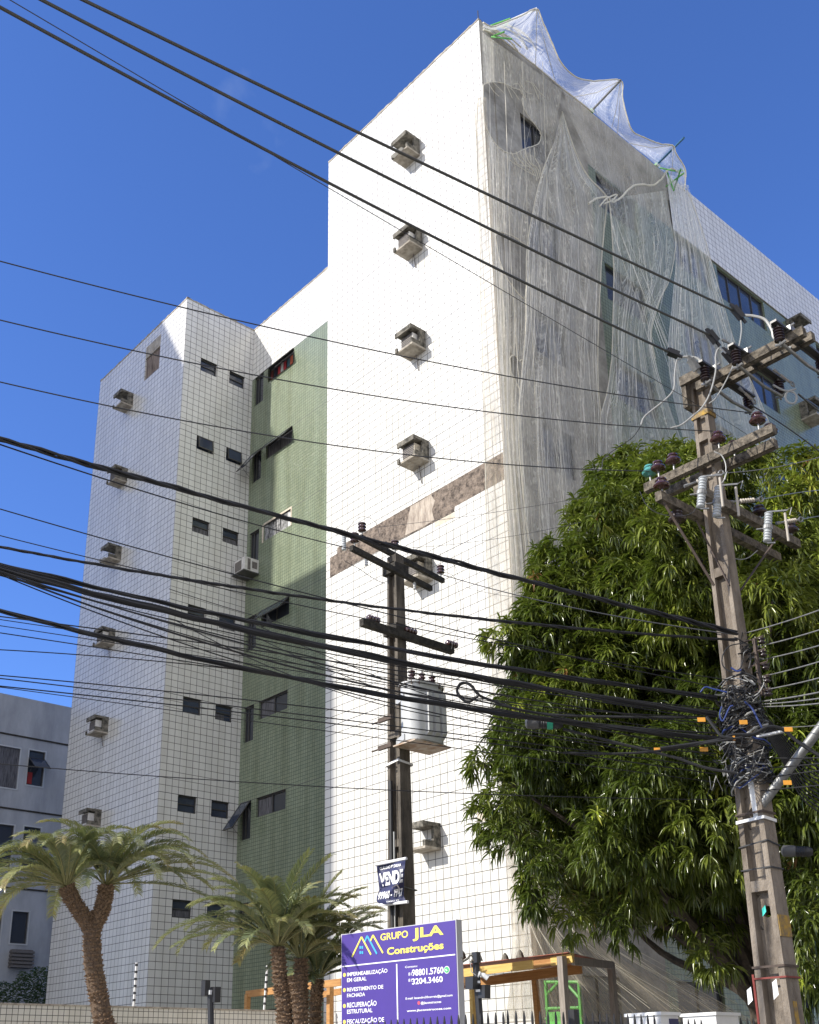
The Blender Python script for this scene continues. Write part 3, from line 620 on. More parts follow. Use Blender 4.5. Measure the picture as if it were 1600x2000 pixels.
holeA = [(944, 166), (958, 160), (975, 161), (992, 166), (1004, 172), (1016, 176), (1018, 182), (1022, 186), (1020, 196), (1024, 212), (1036, 232), (1050, 250), (1057, 264), (1054, 278), (1046, 284), (1030, 289), (1018, 294), (1006, 300), (994, 299), (980, 292), (966, 278), (954, 258), (947, 238), (944, 205)]
holeD = [(968, 462), (974, 452), (985, 455), (1004, 462), (1020, 474), (1030, 484), (1029, 520), (1026, 578), (1018, 579), (1002, 560), (986, 535), (975, 505)]
holeE = [(996, 700), (1001, 694), (1008, 696), (1014, 705), (1021, 704), (1019, 735), (1017, 762), (1008, 745), (999, 728)]
nA = thing('debris_net', (XE + .3, 15, 0), 'pale torn safety netting nearest the building corner, with round holes in it', 'safety net', 'torn safety nets on the facade')
fold = lambda k, ph, A: (lambda u, v: .22 + A * (math.sin(u * k + ph + 1.3 * math.sin(v * 5)) * (.4 + .6 * v)))
edgeE = [(x_, y_) for y_, x_ in ((62, 941), (200, 947), (500, 963), (850, 982), (1200, 1001), (1600, 1025))]
sheet('net_cloth', edgeE, [(1098, 176)] + h1[1:], 90, 240, lambda u, v: .16 + .07 * math.sin(u * 19 + 2.2 * math.sin(v * 7)) * (.3 + v), m_net, nA, [holeA, holeD, holeE])
hem('hem_rope', h1[1:], .30, .014, nA); hem('hem_rope', lft[2:], .20, .008, nA); hem('hole_edge', holeA, .20, .011, nA, closed=True); hem('hole_edge', holeD, .22, .012, nA, closed=True); hem('hole_edge', holeE, .24, .012, nA, closed=True)
sheet('wrapped_edge', [(934, 190), (928, 226), (931, 300), (936, 460), (938, 560), (941, 700), (946, 900), (950, 1080), (959, 1290), (972, 1500), (990, 1700), (1000, 1850), (990, 1990)],
      [(950, 190), (952, 226), (956, 300), (965, 460), (970, 560), (977, 700), (988, 900), (998, 1080), (1010, 1290), (1022, 1500), (1036, 1700), (1044, 1850), (1052, 1990)], 22, 200, lambda u, v: .17 + .04 * math.sin(u * 9 + v * 20), m_net_w, nA)
for x0, x1 in ((1020, 1040), (1060, 1085), (985, 1010)): hem('tie_cord', [(x0, 120), (x0 + 6, 300), (x0 + 14, 520), (x1 + 6, 800), (x1 + 20, 1150)], .34, .006, nA)
r2 = random.Random(21)
fr = []
for k in range(16):
    x = 950 + k * 6.5; fr = [(x, 165 - abs(k - 8) * 1.2 + r2.uniform(-4, 4)), (x + 12, 172 + r2.uniform(-8, 8)), (x + 25, 185 + r2.uniform(-12, 12))]
    if k % 2 == 0: hem('frayed_edge', fr, .22, .008, nA)
for k in range(7): hem('frayed_edge', [(990 + k * 9, 300 - k * 2), (1000 + k * 8 + r2.uniform(-4, 4), 312 + r2.uniform(-6, 10)), (1030 + k * 4, 325 + r2.uniform(-8, 14)), (1040 + 3 * k, 345 + r2.uniform(-8, 8))], .25, .009, nA)
h2 = [(1098, 218), (1112, 262), (1130, 310), (1150, 345), (1187, 385)]
nB = thing('debris_net', (XE + .4, 17, 0), 'tent-shaped middle panel of netting peaked at the roof edge, beside the narrow gap', 'safety net', 'torn safety nets on the facade')
sheet('net_cloth', h1, h2 + [(1182, 450), (1174, 530), (1169, 640), (1168, 740), (1172, 810), (1171, 900), (1173, 1050), (1178, 1250), (1185, 1500)], 80, 220,
      lambda u, v: .26 + .22 * math.sin(u * 3.14) * (.4 + v) + .06 * math.sin(u * 23 + 3 * v), m_net_b, nB)
hem('hem_rope', h2, .28, .014, nB); hem('hem_rope', h2[-1:] + [(1180, 450), (1174, 530), (1169, 640), (1168, 740), (1173, 812), (1171, 900), (1173, 1050)], .30, .013, nB)
nC = thing('debris_net', (XE + .8, 19, 0), 'sheer right-hand netting hanging in long folds over the green wall', 'safety net', 'torn safety nets on the facade')
sheet('net_cloth', [(1190, 388), (1194, 430), (1199, 520), (1198, 600), (1195, 700), (1186, 765), (1173, 812), (1171, 900), (1175, 1050), (1180, 1250)],
      [(1300, 372), (1310, 430), (1322, 470), (1310, 540), (1288, 590), (1272, 650), (1284, 720), (1310, 800), (1345, 900), (1390, 1050), (1420, 1250)], 90, 200,
      lambda u, v: .45 + .25 * v + .13 * math.sin(u * 27 + 2 * math.sin(3 * v)) * (.3 + .7 * math.sin(min(v * 3, 1.57))), m_net_s, nC)
hem('hem_rope', [(1190, 388), (1194, 430), (1199, 520), (1198, 600), (1195, 700), (1186, 765), (1173, 812)], .42, .014, nC)
hem('hem_rope', [(1322, 470), (1310, 540), (1288, 590), (1272, 650), (1280, 700)], .60, .010, nC)
hem('tie_rope', [(1150, 398), (1165, 388), (1187, 385), (1192, 392), (1200, 394), (1215, 384), (1232, 366), (1252, 360), (1275, 362), (1292, 350), (1310, 330), (1340, 345)], .44, .026, nC)
hem('tie_rope', [(1172, 403), (1185, 388), (1205, 380), (1195, 392), (1180, 398)], .46, .02, nC)
nD = thing('debris_net', (XE + 1, 22, 0), 'sheer outermost netting panel ending beside the big upper window on the right', 'safety net', 'torn safety nets on the facade')
sheet('net_cloth', [(1302, 345), (1312, 420), (1320, 500), (1312, 600), (1305, 680), (1312, 760), (1340, 880), (1370, 1000)], [(1345, 362), (1372, 450), (1392, 520), (1412, 590), (1432, 660), (1456, 720), (1492, 800), (1540, 925)], 70, 160,
      lambda u, v: .75 + .35 * v + .12 * math.sin(u * 25 + 3 * v) * (.2 + .8 * v), m_net_s, nD)
hem('hem_rope', [(1340, 365), (1372, 450), (1392, 520), (1412, 590), (1432, 660), (1456, 720), (1492, 800), (1540, 925)], .8, .009, nD)
nE = thing('debris_net', (XE + .5, 18, 0), 'very sheer netting just under the stripped roof edge, above the pale tie rope', 'safety net', 'torn safety nets on the facade')
sheet('net_cloth', [(1100, 176), (1114, 225), (1135, 275), (1160, 330), (1190, 388)], [(1338, 368), (1339, 372), (1339, 378), (1338, 384), (1336, 392)], 90, 60, lambda u, v: .28 + .1 * math.sin(u * 17) * v, m_net_v, nE)
def fold_threads(parent, Lp, Rp, off, n, seed, fan=.5, r_=.006):
    rs = random.Random(seed); Lp = spline(Lp, 6); Rp = spline(Rp, 6); mb = MB()
    for k in range(n):
        u0 = rs.random(); u1 = min(1, max(0, u0 + rs.uniform(-fan, fan) * .5)); v0 = rs.uniform(0, .5); v1 = min(1, v0 + rs.uniform(.15, .6)); P = []; ph = rs.uniform(0, 9)
        for i in range(14):
            t = i / 13; v = v0 + (v1 - v0) * t; u = u0 + (u1 - u0) * t + .006 * math.sin(t * 11 + ph); a, b = lerp_poly(Lp, v), lerp_poly(Rp, v); q = a + (b - a) * min(max(u, .01), .99); P.append(Px(q[0], q[1], XE + off + .1))
        mb.tube(P, [r_ * rs.uniform(.5, 1.2) * (.25 + math.sin(3.1 * i / 13)) for i in range(14)], 4)
    build('fold_creases', mb, m_crease, parent, smooth=True, kind='stuff')
m_crease = mat('bunched_net_crease', (.86, .84, .77), .9)
fold_threads(nA, edgeE, [(1098, 176)] + h1[1:], .26, 30, 1, .25, .0026)
fold_threads(nB, h1, h2 + [(1182, 450), (1174, 530), (1169, 640), (1168, 740), (1172, 810), (1171, 900), (1173, 1050)], .45, 42, 2, .3, .003)
fold_threads(nC, [(1190, 388), (1194, 430), (1199, 520), (1198, 600), (1195, 700), (1186, 765), (1173, 812), (1171, 900), (1175, 1050)], [(1300, 372), (1310, 430), (1322, 470), (1310, 540), (1288, 590), (1272, 650), (1284, 720), (1310, 800), (1345, 900), (1390, 1050)], .7, 30, 3, .3, .0032)
fold_threads(nD, [(1302, 345), (1312, 420), (1320, 500), (1312, 600), (1305, 680), (1312, 760), (1340, 880)], [(1345, 362), (1372, 450), (1392, 520), (1412, 590), (1432, 660), (1456, 720), (1492, 800)], 1.0, 46, 4, .3, .0036)
fold_threads(nC, [(1188, 388), (1197, 460), (1240, 600), (1270, 700)], [(1192, 388), (1230, 470), (1300, 640), (1400, 900)], .75, 14, 5, .2, .004)
fold_threads(nC, [(1232, 380), (1240, 450), (1262, 560), (1275, 650)], [(1330, 375), (1318, 450), (1300, 560), (1280, 650)], .75, 14, 6, .2, .004)
# canopy of net stretched over the roof edge
nT = thing('debris_net', (XE + .8, 18, 24), 'sunlit canopy of netting stretched from outrigger poles above the roof edge', 'safety net', 'torn safety nets on the facade')
up = [(944, 44), (962, 52), (985, 44), (1020, 30), (1048, 17), (1060, 42), (1076, 78), (1096, 122), (1125, 150), (1160, 158), (1212, 157), (1216, 190), (1224, 225), (1236, 256), (1262, 270), (1290, 281), (1314, 284), (1321, 300), (1338, 329), (1339, 352), (1337, 372)]
dn = [(944, 58), (970, 70), (1000, 92), (1030, 116), (1060, 140), (1100, 174), (1130, 197), (1155, 217), (1185, 242), (1212, 265), (1240, 288), (1262, 305), (1283, 323), (1300, 338), (1325, 360), (1334, 372)]
sheet('net_cloth', up, dn, 34, 190, lambda u, v: 1.05 - .98 * u - .30 * math.sin(u * 3.14) * (.6 + .4 * math.sin(v * 25)), m_net_top, nT)
hem('hem_rope', up, 1.05, .018, nT); hem('hem_rope', dn[:8], .10, .02, nT)
for a, b in (((1048, 17), (1046, 128)), ((1048, 17), (1085, 160)), ((1212, 157), (1195, 250)), ((1212, 157), (1206, 262)), ((1316, 284), (1230, 280)), ((1316, 284), (1310, 345)), ((1212, 157), (1120, 190))):
    A = Px(*a, XE + 1.05); B = Px(*b, XE + .12); mid = (A + B) / 2; mid[2] -= .12
    mb = MB(); mb.tube([A, mid, B], .008, 5); build('tie_cord', mb, m_ropew, nT)
for k in range(9):
    hem('gathered_net', [(943 + k * 2.5, 50 + r2.uniform(0, 8)), (950 + k * 5, 44 + r2.uniform(0, 14)), (972 + k * 7, 58 + r2.uniform(-2, 14)), (1000 + k * 6, 86 + r2.uniform(-4, 14))], .22, .018, nT)
for a, b, m_, lab in ((Px(952, 60, XE), Px(1049, 17, XE + 1.08), m_wpaint, 'pale outrigger pole holding the highest peak of the net at the building corner'),
                      (Px(1155, 217, XE), Px(1213, 156, XE + 1.08), m_metal, 'grey outrigger pole holding the middle peak of the roof net'),
                      (Px(1283, 322, XE), Px(1336, 269, XE + 1.35), mat('blue_pole_paint', (.03, .12, .22), .5), 'blue-tipped outrigger pole holding the right-hand peak of the roof net')):
    mb = MB(); a = Vector(a); b = Vector(b); mb.tube([a - (b - a).normalized() * .4, a, b], .03, 8); t = thing('outrigger_pole', a, lab, 'pole', 'outrigger poles on the roof'); build('tube', mb, m_, t)
    mb = MB(); mb.box(a.x - .1, a.y - .06, a.z - .04, a.x + .06, a.y + .06, a.z + .02); build('base_clamp', mb, m_gpaint, t)
mb = MB()
for a, b in (((1300, 365), (1340, 335)), ((1302, 332), (1316, 372)), ((1316, 372), (1330, 330)), ((1290, 328), (1318, 334)), ((1318, 334), (1338, 333))): mb.tube([Px(*a, XE + .3), Px(*b, XE + .9)], .022, 6)
build('roof_bracket', mb, m_gpaint, label='light green scaffold bracket under the right end of the roof net', cat='scaffold bracket', group='green roof brackets')
mb = MB()
for a, b in (((958, 50), (997, 36)), ((960, 72), (1000, 76)), ((985, 52), (998, 38)), ((964, 70), (985, 62))): mb.tube([Px(*a, XE + .2), Px(*b, XE + .7)], .02, 6)
build('roof_bracket', mb, m_gpaint, label='light green scaffold bracket at the top corner of the building', cat='scaffold bracket', group='green roof brackets')
# lower sweep of netting near the ground
nL = thing('debris_net', (-11.5, 16, 0), 'dusty netting sweeping from the building corner down to the fence under the mango tree', 'safety net', 'torn safety nets on the facade')
def sweep(name, Lp, Rp, xl, xr, m, nu=70, nv=110, A=.10, k=40):
    Lp = spline(Lp, 6); Rp = spline(Rp, 6); V = []; UV = []
    for j in range(nv + 1):
        a, b = lerp_poly(Lp, j / nv), lerp_poly(Rp, j / nv)
        for i in range(nu + 1):
            u, v = i / nu, j / nv; q = a + (b - a) * u; x = XE + xl + (xr - xl) * v + A * math.sin(u * k * .4 + 3 * math.sin(2.5 * v)) * (.3 + v)
            p = Px(q[0], q[1], x); V.append(p); UV.append((u * 3, v * 2.4))
    mb = MB(); mb.v = [tuple(map(float, p)) for p in V]; mb.f = [(j * (nu + 1) + i, j * (nu + 1) + i + 1, (j + 1) * (nu + 1) + i + 1, (j + 1) * (nu + 1) + i) for j in range(nv) for i in range(nu)]
    return build(name, mb, m, nL, smooth=True, uv=UV)
sweep('net_cloth', [(1000, 1600), (1010, 1700), (1035, 1820), (1045, 1900), (1060, 1995)], [(1060, 1600), (1130, 1720), (1230, 1850), (1350, 1925), (1475, 1995)], .25, 2.6, m_net_low)
sweep('net_cloth', [(975, 1620), (996, 1700), (1012, 1800), (1000, 1900), (985, 1998)], [(1020, 1620), (1040, 1700), (1060, 1800), (1080, 1900), (1110, 1998)], .2, .5, m_net_low, nu=30, A=.05)
r2 = random.Random(8)
for k in range(20):
    t = min(1, max(0, k / 20 + r2.uniform(-.06, .06))); a = (1002 + 58 * r2.random(), 1640); c_ = (1040 + 170 * t, 1850 - 20 * t); d_ = (1080 + 380 * t ** .8, 1990 - 8 * t + r2.uniform(-30, 8))
    P = [Px(a[0], a[1], XE + .3), Px(1020 + 110 * t + r2.uniform(-6, 6), 1760 + r2.uniform(-8, 8), XE + .8), Px(c_[0] + r2.uniform(-8, 8), c_[1], XE + 1.5), Px(d_[0], d_[1], XE + 2.5)]
    mb = MB(); mb.tube(spline(P, 7), r2.uniform(.002, .0045), 4); build('pulled_thread', mb, m_ropew, nL)

# ------------------------------------------------------------------ poles
def h_section(mb, c, z0, z1, zt, wb, wt, db, dt, holes=(), seg=2.0, wall_=.20):
    """concrete double-T pole with its channels on the +-Y faces; linear taper between z=0 (wb,db) and zt (wt,dt)"""
    def W(z): return wb + (wt - wb) * z / zt
    def Dp(z): return db + (dt - db) * z / zt
    fl = wall_
    def slab(xa, xb, ya, yb, a, b):   # fractions of half width / half depth
        p = []
        for z in (a, b):
            w2, d2 = W(z) / 2, Dp(z) / 2
            p += [(c[0] + xa * w2, c[1] + ya * d2, z), (c[0] + xb * w2, c[1] + ya * d2, z), (c[0] + xb * w2, c[1] + yb * d2, z), (c[0] + xa * w2, c[1] + yb * d2, z)]
        mb.hexa(p)
    slab(-1, -1 + 2 * fl, -1, 1, z0, z1); slab(1 - 2 * fl, 1, -1, 1, z0, z1)
    z = z0
    while z < z1 - .05:
        zn = min(z + seg, z1); slab(-1 + 2 * fl, 1 - 2 * fl, -.98, .98, zn - .10, zn)
        hz = z + (zn - z) * .5; hole = any(z < q < zn for q in holes)
        if hole:
            q = [q for q in holes if z < q < zn][0]; r = .055; n = 20
            w2 = (1 - 2 * fl) * W(q) / 2; hh = .16
            slab(-1 + 2 * fl, 1 - 2 * fl, -.16, .16, z, q - hh); slab(-1 + 2 * fl, 1 - 2 * fl, -.16, .16, q + hh, zn - .10)
            for sgn in (-1, 1):
                y = c[1] + sgn * .16 * Dp(q) / 2; vs = []
                for k in range(n):
                    a = 2 * math.pi * k / n; ca, sa = math.cos(a), math.sin(a); s = min(w2 / max(abs(ca), 1e-6), hh / max(abs(sa), 1e-6))
                    vs += [(c[0] + r * ca, y, q + r * sa), (c[0] + s * ca, y, q + s * sa)]
                mb.add(vs, [(2 * k, 2 * k + 1, (2 * k + 3) % (2 * n), (2 * k + 2) % (2 * n)) for k in range(n)])
            yA, yB = c[1] - .16 * Dp(q) / 2, c[1] + .16 * Dp(q) / 2; vs = []
            for k in range(n):
                a = 2 * math.pi * k / n; vs += [(c[0] + r * math.cos(a), yA, q + r * math.sin(a)), (c[0] + r * math.cos(a), yB, q + r * math.sin(a))]
            mb.add(vs, [(2 * k, 2 * k + 1, (2 * k + 3) % (2 * n), (2 * k + 2) % (2 * n)) for k in range(n)])
        else: slab(-1 + 2 * fl, 1 - 2 * fl, -.16, .16, z, zn - .10)
        z = zn
def ribbed(name, c, r, h, ribs, m, parent, axis=(0, 0, 1), core=.55):
    prof = [(r * .3, 0)]
    for k in range(ribs):
        a = h * (k + .12) / ribs; prof += [(r * core, a), (r, a + h * .30 / ribs), (r * .97, a + h * .48 / ribs), (r * core, a + h * .72 / ribs)]
    prof += [(r * .35, h)]
    mb = MB(); mb.lathe(c, prof, axis, 14); return build(name, mb, m, parent, smooth=True)
def disc_ins(c, parent, m=m_porc, s=.74, name='insulator'):
    mb = MB(); mb.lathe(c, [(.03 * s, -.02 * s), (.05 * s, .0), (.105 * s, .01 * s), (.12 * s, .035 * s), (.11 * s, .055 * s), (.075 * s, .075 * s), (.07 * s, .10 * s), (.085 * s, .115 * s), (.07 * s, .145 * s), (.03 * s, .155 * s)], n=18)
    f = build(name, mb, m, parent, smooth=True)
    mb = MB(); mb.tube([Vector(c) - Vector((0, 0, .12 * s)), Vector(c)], .014 * s, 7); build('pin', mb, m_metal, f); return f

PC = np.array([-5.535, 9.50]); 
big = thing('utility_pole', (PC[0], PC[1], 0), 'tall concrete pole on the right with tiers of crossarms before the mango tree', 'utility pole')
zt = Pd(1385, 742, 11.0)[2]
mb = MB(); h_section(mb, PC, 0, zt, zt, .355, .17, .25, .125, holes=(2.96, 3.9, 4.62), seg=1.62)
shaft = build('shaft', mb, m_pole, big)
def px_at(y0, px): return Py(px[0], px[1], y0)
# painted marks and straps on the shaft
zA, zB = Pd(1512, 1790, 11)[2], Pd(1512, 1832, 11)[2]
def halfw(z): return (.355 + (.17 - .355) * z / zt) / 2, (.25 + (.125 - .25) * z / zt) / 2
w2, d2 = halfw(zA)
mb = MB(); mb.hexa([(PC[0] + w2 + .002, PC[1] - d2 * .95, zB), (PC[0] + w2 + .012, PC[1] - d2 * .95, zB), (PC[0] + w2 + .012, PC[1] + d2 * .95, zB), (PC[0] + w2 + .002, PC[1] + d2 * .95, zB), (PC[0] + w2 - .002, PC[1] - d2 * .95, zA), (PC[0] + w2 + .008, PC[1] - d2 * .95, zA), (PC[0] + w2 + .008, PC[1] + d2 * .95, zA), (PC[0] + w2 - .002, PC[1] + d2 * .95, zA)])
build('yellow_painted_band', mb, m_yellow_st, big)
mb = MB(); w2, d2 = halfw(1.9); mb.hexa([(PC[0] + w2 + .001, PC[1] - d2 * .5, 1.2), (PC[0] + w2 + .012, PC[1] - d2 * .5, 1.2), (PC[0] + w2 + .012, PC[1] + d2 * .3, 1.2), (PC[0] + w2 + .001, PC[1] + d2 * .3, 1.2), (PC[0] + w2 - .004, PC[1] - d2 * .4, 2.15), (PC[0] + w2 + .004, PC[1] - d2 * .4, 2.15), (PC[0] + w2 + .004, PC[1] + d2 * .1, 2.15), (PC[0] + w2 - .004, PC[1] + d2 * .1, 2.15)])
build('yellow_paint_smear', mb, m_yellow_st, big)
def strap(px, m, parent, name='strap', th=.02, tilt=0):
    z = Pd(px[0], px[1], 11)[2]; w2, d2 = halfw(z); w2 += .012; d2 += .012; mb = MB()
    P = [(PC[0] - w2, PC[1] - d2, z), (PC[0] + w2, PC[1] - d2, z + tilt), (PC[0] + w2, PC[1] + d2, z), (PC[0] - w2, PC[1] + d2, z - tilt), (PC[0] - w2, PC[1] - d2, z)]
    for a, b in zip(P[:-1], P[1:]): mb.beam(a, b, .008, th)
    return build(name, mb, m, parent)
strap((1490, 1890), m_rust, big); strap((1490, 1912), mat('red_strap', (.20, .045, .035), .8), big, th=.016); strap((1470, 1606), m_wpaint, big, 'perforated_strap', .03, .01); strap((1470, 1592), m_rust, big); strap((1480, 1700), m_black, big, 'cable_tie', .012); strap((1470, 1655), m_black, big, 'cable_tie', .012, .03); strap((1390, 812), m_yellow_st, big, 'pole_cap_band', .06)
zz = Pd(1465, 1960, 11)[2]; w2, d2 = halfw(zz)
mb = MB(); mb.tube([(PC[0] - w2 - .015, PC[1] - d2, z) for z in (0, 1.0, 1.9, 2.4)], .012, 6); build('red_conduit', mb, mat('rusty_red_conduit', (.25, .05, .04), .7), big)
for px, m_, nm, sz in (((1465, 1945), m_wht, 'torn_white_paper', (.06, .16)), ((1515, 1932), m_wht, 'torn_white_paper', (.06, .18)), ((1493, 1779), mat('teal_number_tag_paint', (.05, .5, .42), .6), 'teal_tag', (.05, .10))):
    p = Py(px[0], px[1], PC[1] - halfw(2)[1] - .012); mb = MB(); mb.add([(p[0] - sz[0] / 2, p[1], p[2] - sz[1] / 2), (p[0] + sz[0] / 2, p[1] - .012, p[2] - sz[1] / 2 + .04), (p[0] + sz[0] / 2 - .01, p[1], p[2] + sz[1] / 2), (p[0] - sz[0] / 3, p[1] - .01, p[2] + sz[1] / 2 - .03)], [(0, 1, 2, 3)]); build(nm, mb, m_, big)
# top collar
mb = MB(); a = Py(1352, 742, PC[1] - .14); b = Py(1352, 796, PC[1] - .14)
mb.box(PC[0] - .14, PC[1] - .15, zt - .34, PC[0] - .085, PC[1] + .12, zt + .02); mb.box(PC[0] - .14, PC[1] - .172, zt - .06, PC[0] + .12, PC[1] - .11, zt + .05); build('top_collar', mb, m_conc_arm, big)
# upper pair of arms, along the front street
def arm(pxa, pxb, Y, w, h, parent, m=m_conc_arm, name='crossarm'):
    a, b = Py(*pxa, Y), Py(*pxb, Y); z = (a[2] + b[2]) / 2; mb = MB(); mb.beam((a[0], Y, z), (b[0], Y, z), w, h); mb.beam((a[0] + .0, Y, z - h / 2 - .004), (b[0], Y, z - h / 2 - .004), w * .45, .008)
    return build(name, mb, m, parent), a[0], b[0], z
ua, ax0, ax1, az = arm((1362, 752), (1572, 652), PC[1] - .13, .075, .10, big)
arm((1368, 764), (1590, 664), PC[1] + .16, .075, .10, big)
for px, off in (((1398, 738), 0), ((1458, 702), 0), ((1540, 652), 0)):
    x = Py(px[0], px[1], PC[1] - .13)[0]; mb = MB(); mb.box(x - .035, PC[1] - .42, az + .065, x + .035, PC[1] + .62, az + .09); mb.box(x - .035, PC[1] - .42, az + .03, x - .028, PC[1] + .62, az + .065)
    ch = build('steel_channel', mb, m_frame, big)
    for yy in (PC[1] - .34, PC[1] + .50):
        ribbed('ribbed_insulator', (x, yy, az - .13), .055, .16, 5, m_porc_d, ch); mb = MB(); mb.tube([(x, yy, az - .20), (x, yy, az + .12)], .012, 6); mb.tube([(x - .05, yy, az - .15), (x, yy - .02, az - .18), (x + .06, yy, az - .15)], .014, 6); build('terminal_bolt', mb, m_metal, ch)
    mb = MB(); mb.tube([(x + .02, PC[1] - .34, az - .17), (x + .03, PC[1] + .1, az - .22), (x + .02, PC[1] + .5, az - .17)], .018, 7); build('contact_blade', mb, m_metal, ch)
    mb = MB(); mb.box(x - .06, PC[1] - .19, az + .06, x + .06, PC[1] - .07, az + .12); mb.tube([(x - .08, PC[1] - .13, az + .13), (x + .08, PC[1] - .13, az + .15)], .012, 6); build('bolt_clamp', mb, m_metal, ch)
# lower pair of arms
la, lx0, lx1, lz = arm((1262, 958), (1512, 834), PC[1] - .14, .08, .10, big)
arm((1285, 975), (1515, 862), PC[1] + .15, .08, .10, big)
for px, m_ in (((1270, 930), m_teal), ((1289, 945), m_porc), ((1318, 925), m_porc), ((1403, 858), m_porc), ((1480, 820), m_porc)):
    x, _, _ = Py(px[0], px[1], PC[1] - .14); disc_ins((x, PC[1] - .14, lz + .15), big, m_)
for px in ((1502, 832), (1433, 872)): x = Py(px[0], px[1], PC[1] + .15)[0]; disc_ins((x, PC[1] + .15, lz + .15), big, m_porc_d)
# arms along the side street carrying the fuse cut-outs
z3 = Px(1290, 962, PC[0] - .16)[2]
def armY(xx, y0, y1, z, name='crossarm'):
    mb = MB(); mb.beam((xx, y0, z), (xx, y1, z), .08, .10); return build(name, mb, m_conc_arm, big)
ya = Px(1285, 960, PC[0] - .16); yb = Px(1470, 1048, PC[0] - .16)
z3 = (Px(1285, 968, PC[0] - .16)[2]); armY(PC[0] - .16, ya[1], PC[1] + 1.5, z3); armY(PC[0] + .17, PC[1] - .6, PC[1] + 1.35, z3)
disc_ins((PC[0] - .16, ya[1] + .08, z3 + .12), big); disc_ins((PC[0] + .17, PC[1] + 1.25, z3 + .12), big, m_porc_d); disc_ins((PC[0] + .17, PC[1] + .6, z3 + .12), big, m_porc_d); disc_ins((PC[0] - .16, PC[1] - .5, z3 - .2), big, m_porc_d, .8)
mb = MB(); mb.beam((PC[0], PC[1] - .22, z3 - .9), (PC[0] - .14, PC[1] - .75, z3 - .06), .03, .008); mb.beam((PC[0] + .1, PC[1] + .1, z3 - .9), (PC[0] + .17, PC[1] + .9, z3 - .06), .03, .008); mb.beam((PC[0] - .12, PC[1] - .2, z3 - .1), (PC[0] + .16, PC[1] - .2, z3 - .95), .03, .01); build('arm_brace', mb, m_rust, big)
def cutout(px, d, lab):
    c = Pd(px[0], px[1], d); t = thing('fuse_cutout', c, lab, 'fuse cut-out', 'fuse cut-outs on the right pole')
    ax = Vector((.10, .16, 1)).normalized(); c = Vector(c)
    ribbed('ceramic_body', c - ax * .18, .042, .34, 11, m_porc_g, t, ax, core=.78)
    mb = MB(); mb.lathe(c - ax * .02, [(.048, -.02), (.048, .02)], ax, 14); build('clamp_ring', mb, m_metal, t)
    s = Vector((.13, .09, 0)); mb = MB(); mb.tube([c + s * 1.3 - ax * .20, c + s * 1.0 + ax * .13], .013, 8); build('fuse_tube', mb, m_poly, t)
    mb = MB(); mb.beam(c + ax * .17, c + s * 1.1 + ax * .16, .012, .016); mb.beam(c - ax * .19, c + s * .5 - ax * .20, .014, .014); mb.tube([c + s * 1.1 + ax * .16, c + s * 1.4 + ax * .19, c + s * 1.3 + ax * .10], .006, 6); mb.beam(c - ax * .02, c - ax * .02 - s * .7, .018, .010); build('contact_bracket', mb, m_metal, t)
cutout((1371, 960), 9.75, 'grey ribbed fuse cut-out on the left of the pole, under the lower crossarms'); cutout((1402, 978), 9.85, 'middle grey ribbed fuse cut-out, directly against the pole'); cutout((1500, 1028), 10.6, 'grey ribbed fuse cut-out right of the pole against the leaves')
def chain(pxa, pxb, da, db, m_, lab, r=.026, ribs=6):
    a, b = Vector(Pd(*pxa, da)), Vector(Pd(*pxb, db)); L = (b - a).length; ax = (b - a).normalized(); t = thing('strain_insulator', a, lab, 'insulator', 'strain insulators on the right pole')
    ribbed('ribbed_core', a + ax * L * .22, r, L * .5, ribs, m_, t, ax, core=.5); mb = MB(); mb.tube([a, a + ax * L * .25], .012, 6); mb.tube([a + ax * L * .7, a + ax * L * .88], .013, 6)
    cc = a + ax * L * .93; e = ax.orthogonal().normalized(); mb.tube([cc + (ax * math.cos(k * math.pi / 5) + Vector((0, 0, 1)) * math.sin(k * math.pi / 5)) * .028 for k in range(11)], .009, 5); mb.tube([a - ax * .05, a], .018, 6); build('end_fitting', mb, m_metal, t)
chain((1345, 947), (1413, 922), 10.6, 10.7, m_poly, 'beige strain insulator above the left fuse cut-out')
chain((1432, 980), (1490, 975), 10.9, 11.1, m_poly, 'beige strain insulator right of the middle fuse cut-out'); chain((1523, 1021), (1567, 1014), 11.7, 11.9, m_poly, 'grey-beige strain insulator right of the outer fuse cut-out')
for a, b, l in (((1418, 667), (1460, 690), 'white beaded strain insulator left of the middle of the top arms'), ((1508, 637), (1545, 650), 'white beaded strain insulator at the left of the outer clamp'), ((1518, 727), (1550, 752), 'white beaded strain insulator right of the middle channel'), ((1450, 763), (1474, 785), 'white beaded strain insulator under the left channel'), ((1365, 715), (1395, 738), 'metal strain link where the lowest thick conductor meets the top arm')): chain(a, b, 10.8, 10.9, m_poly, l, .018, 7)
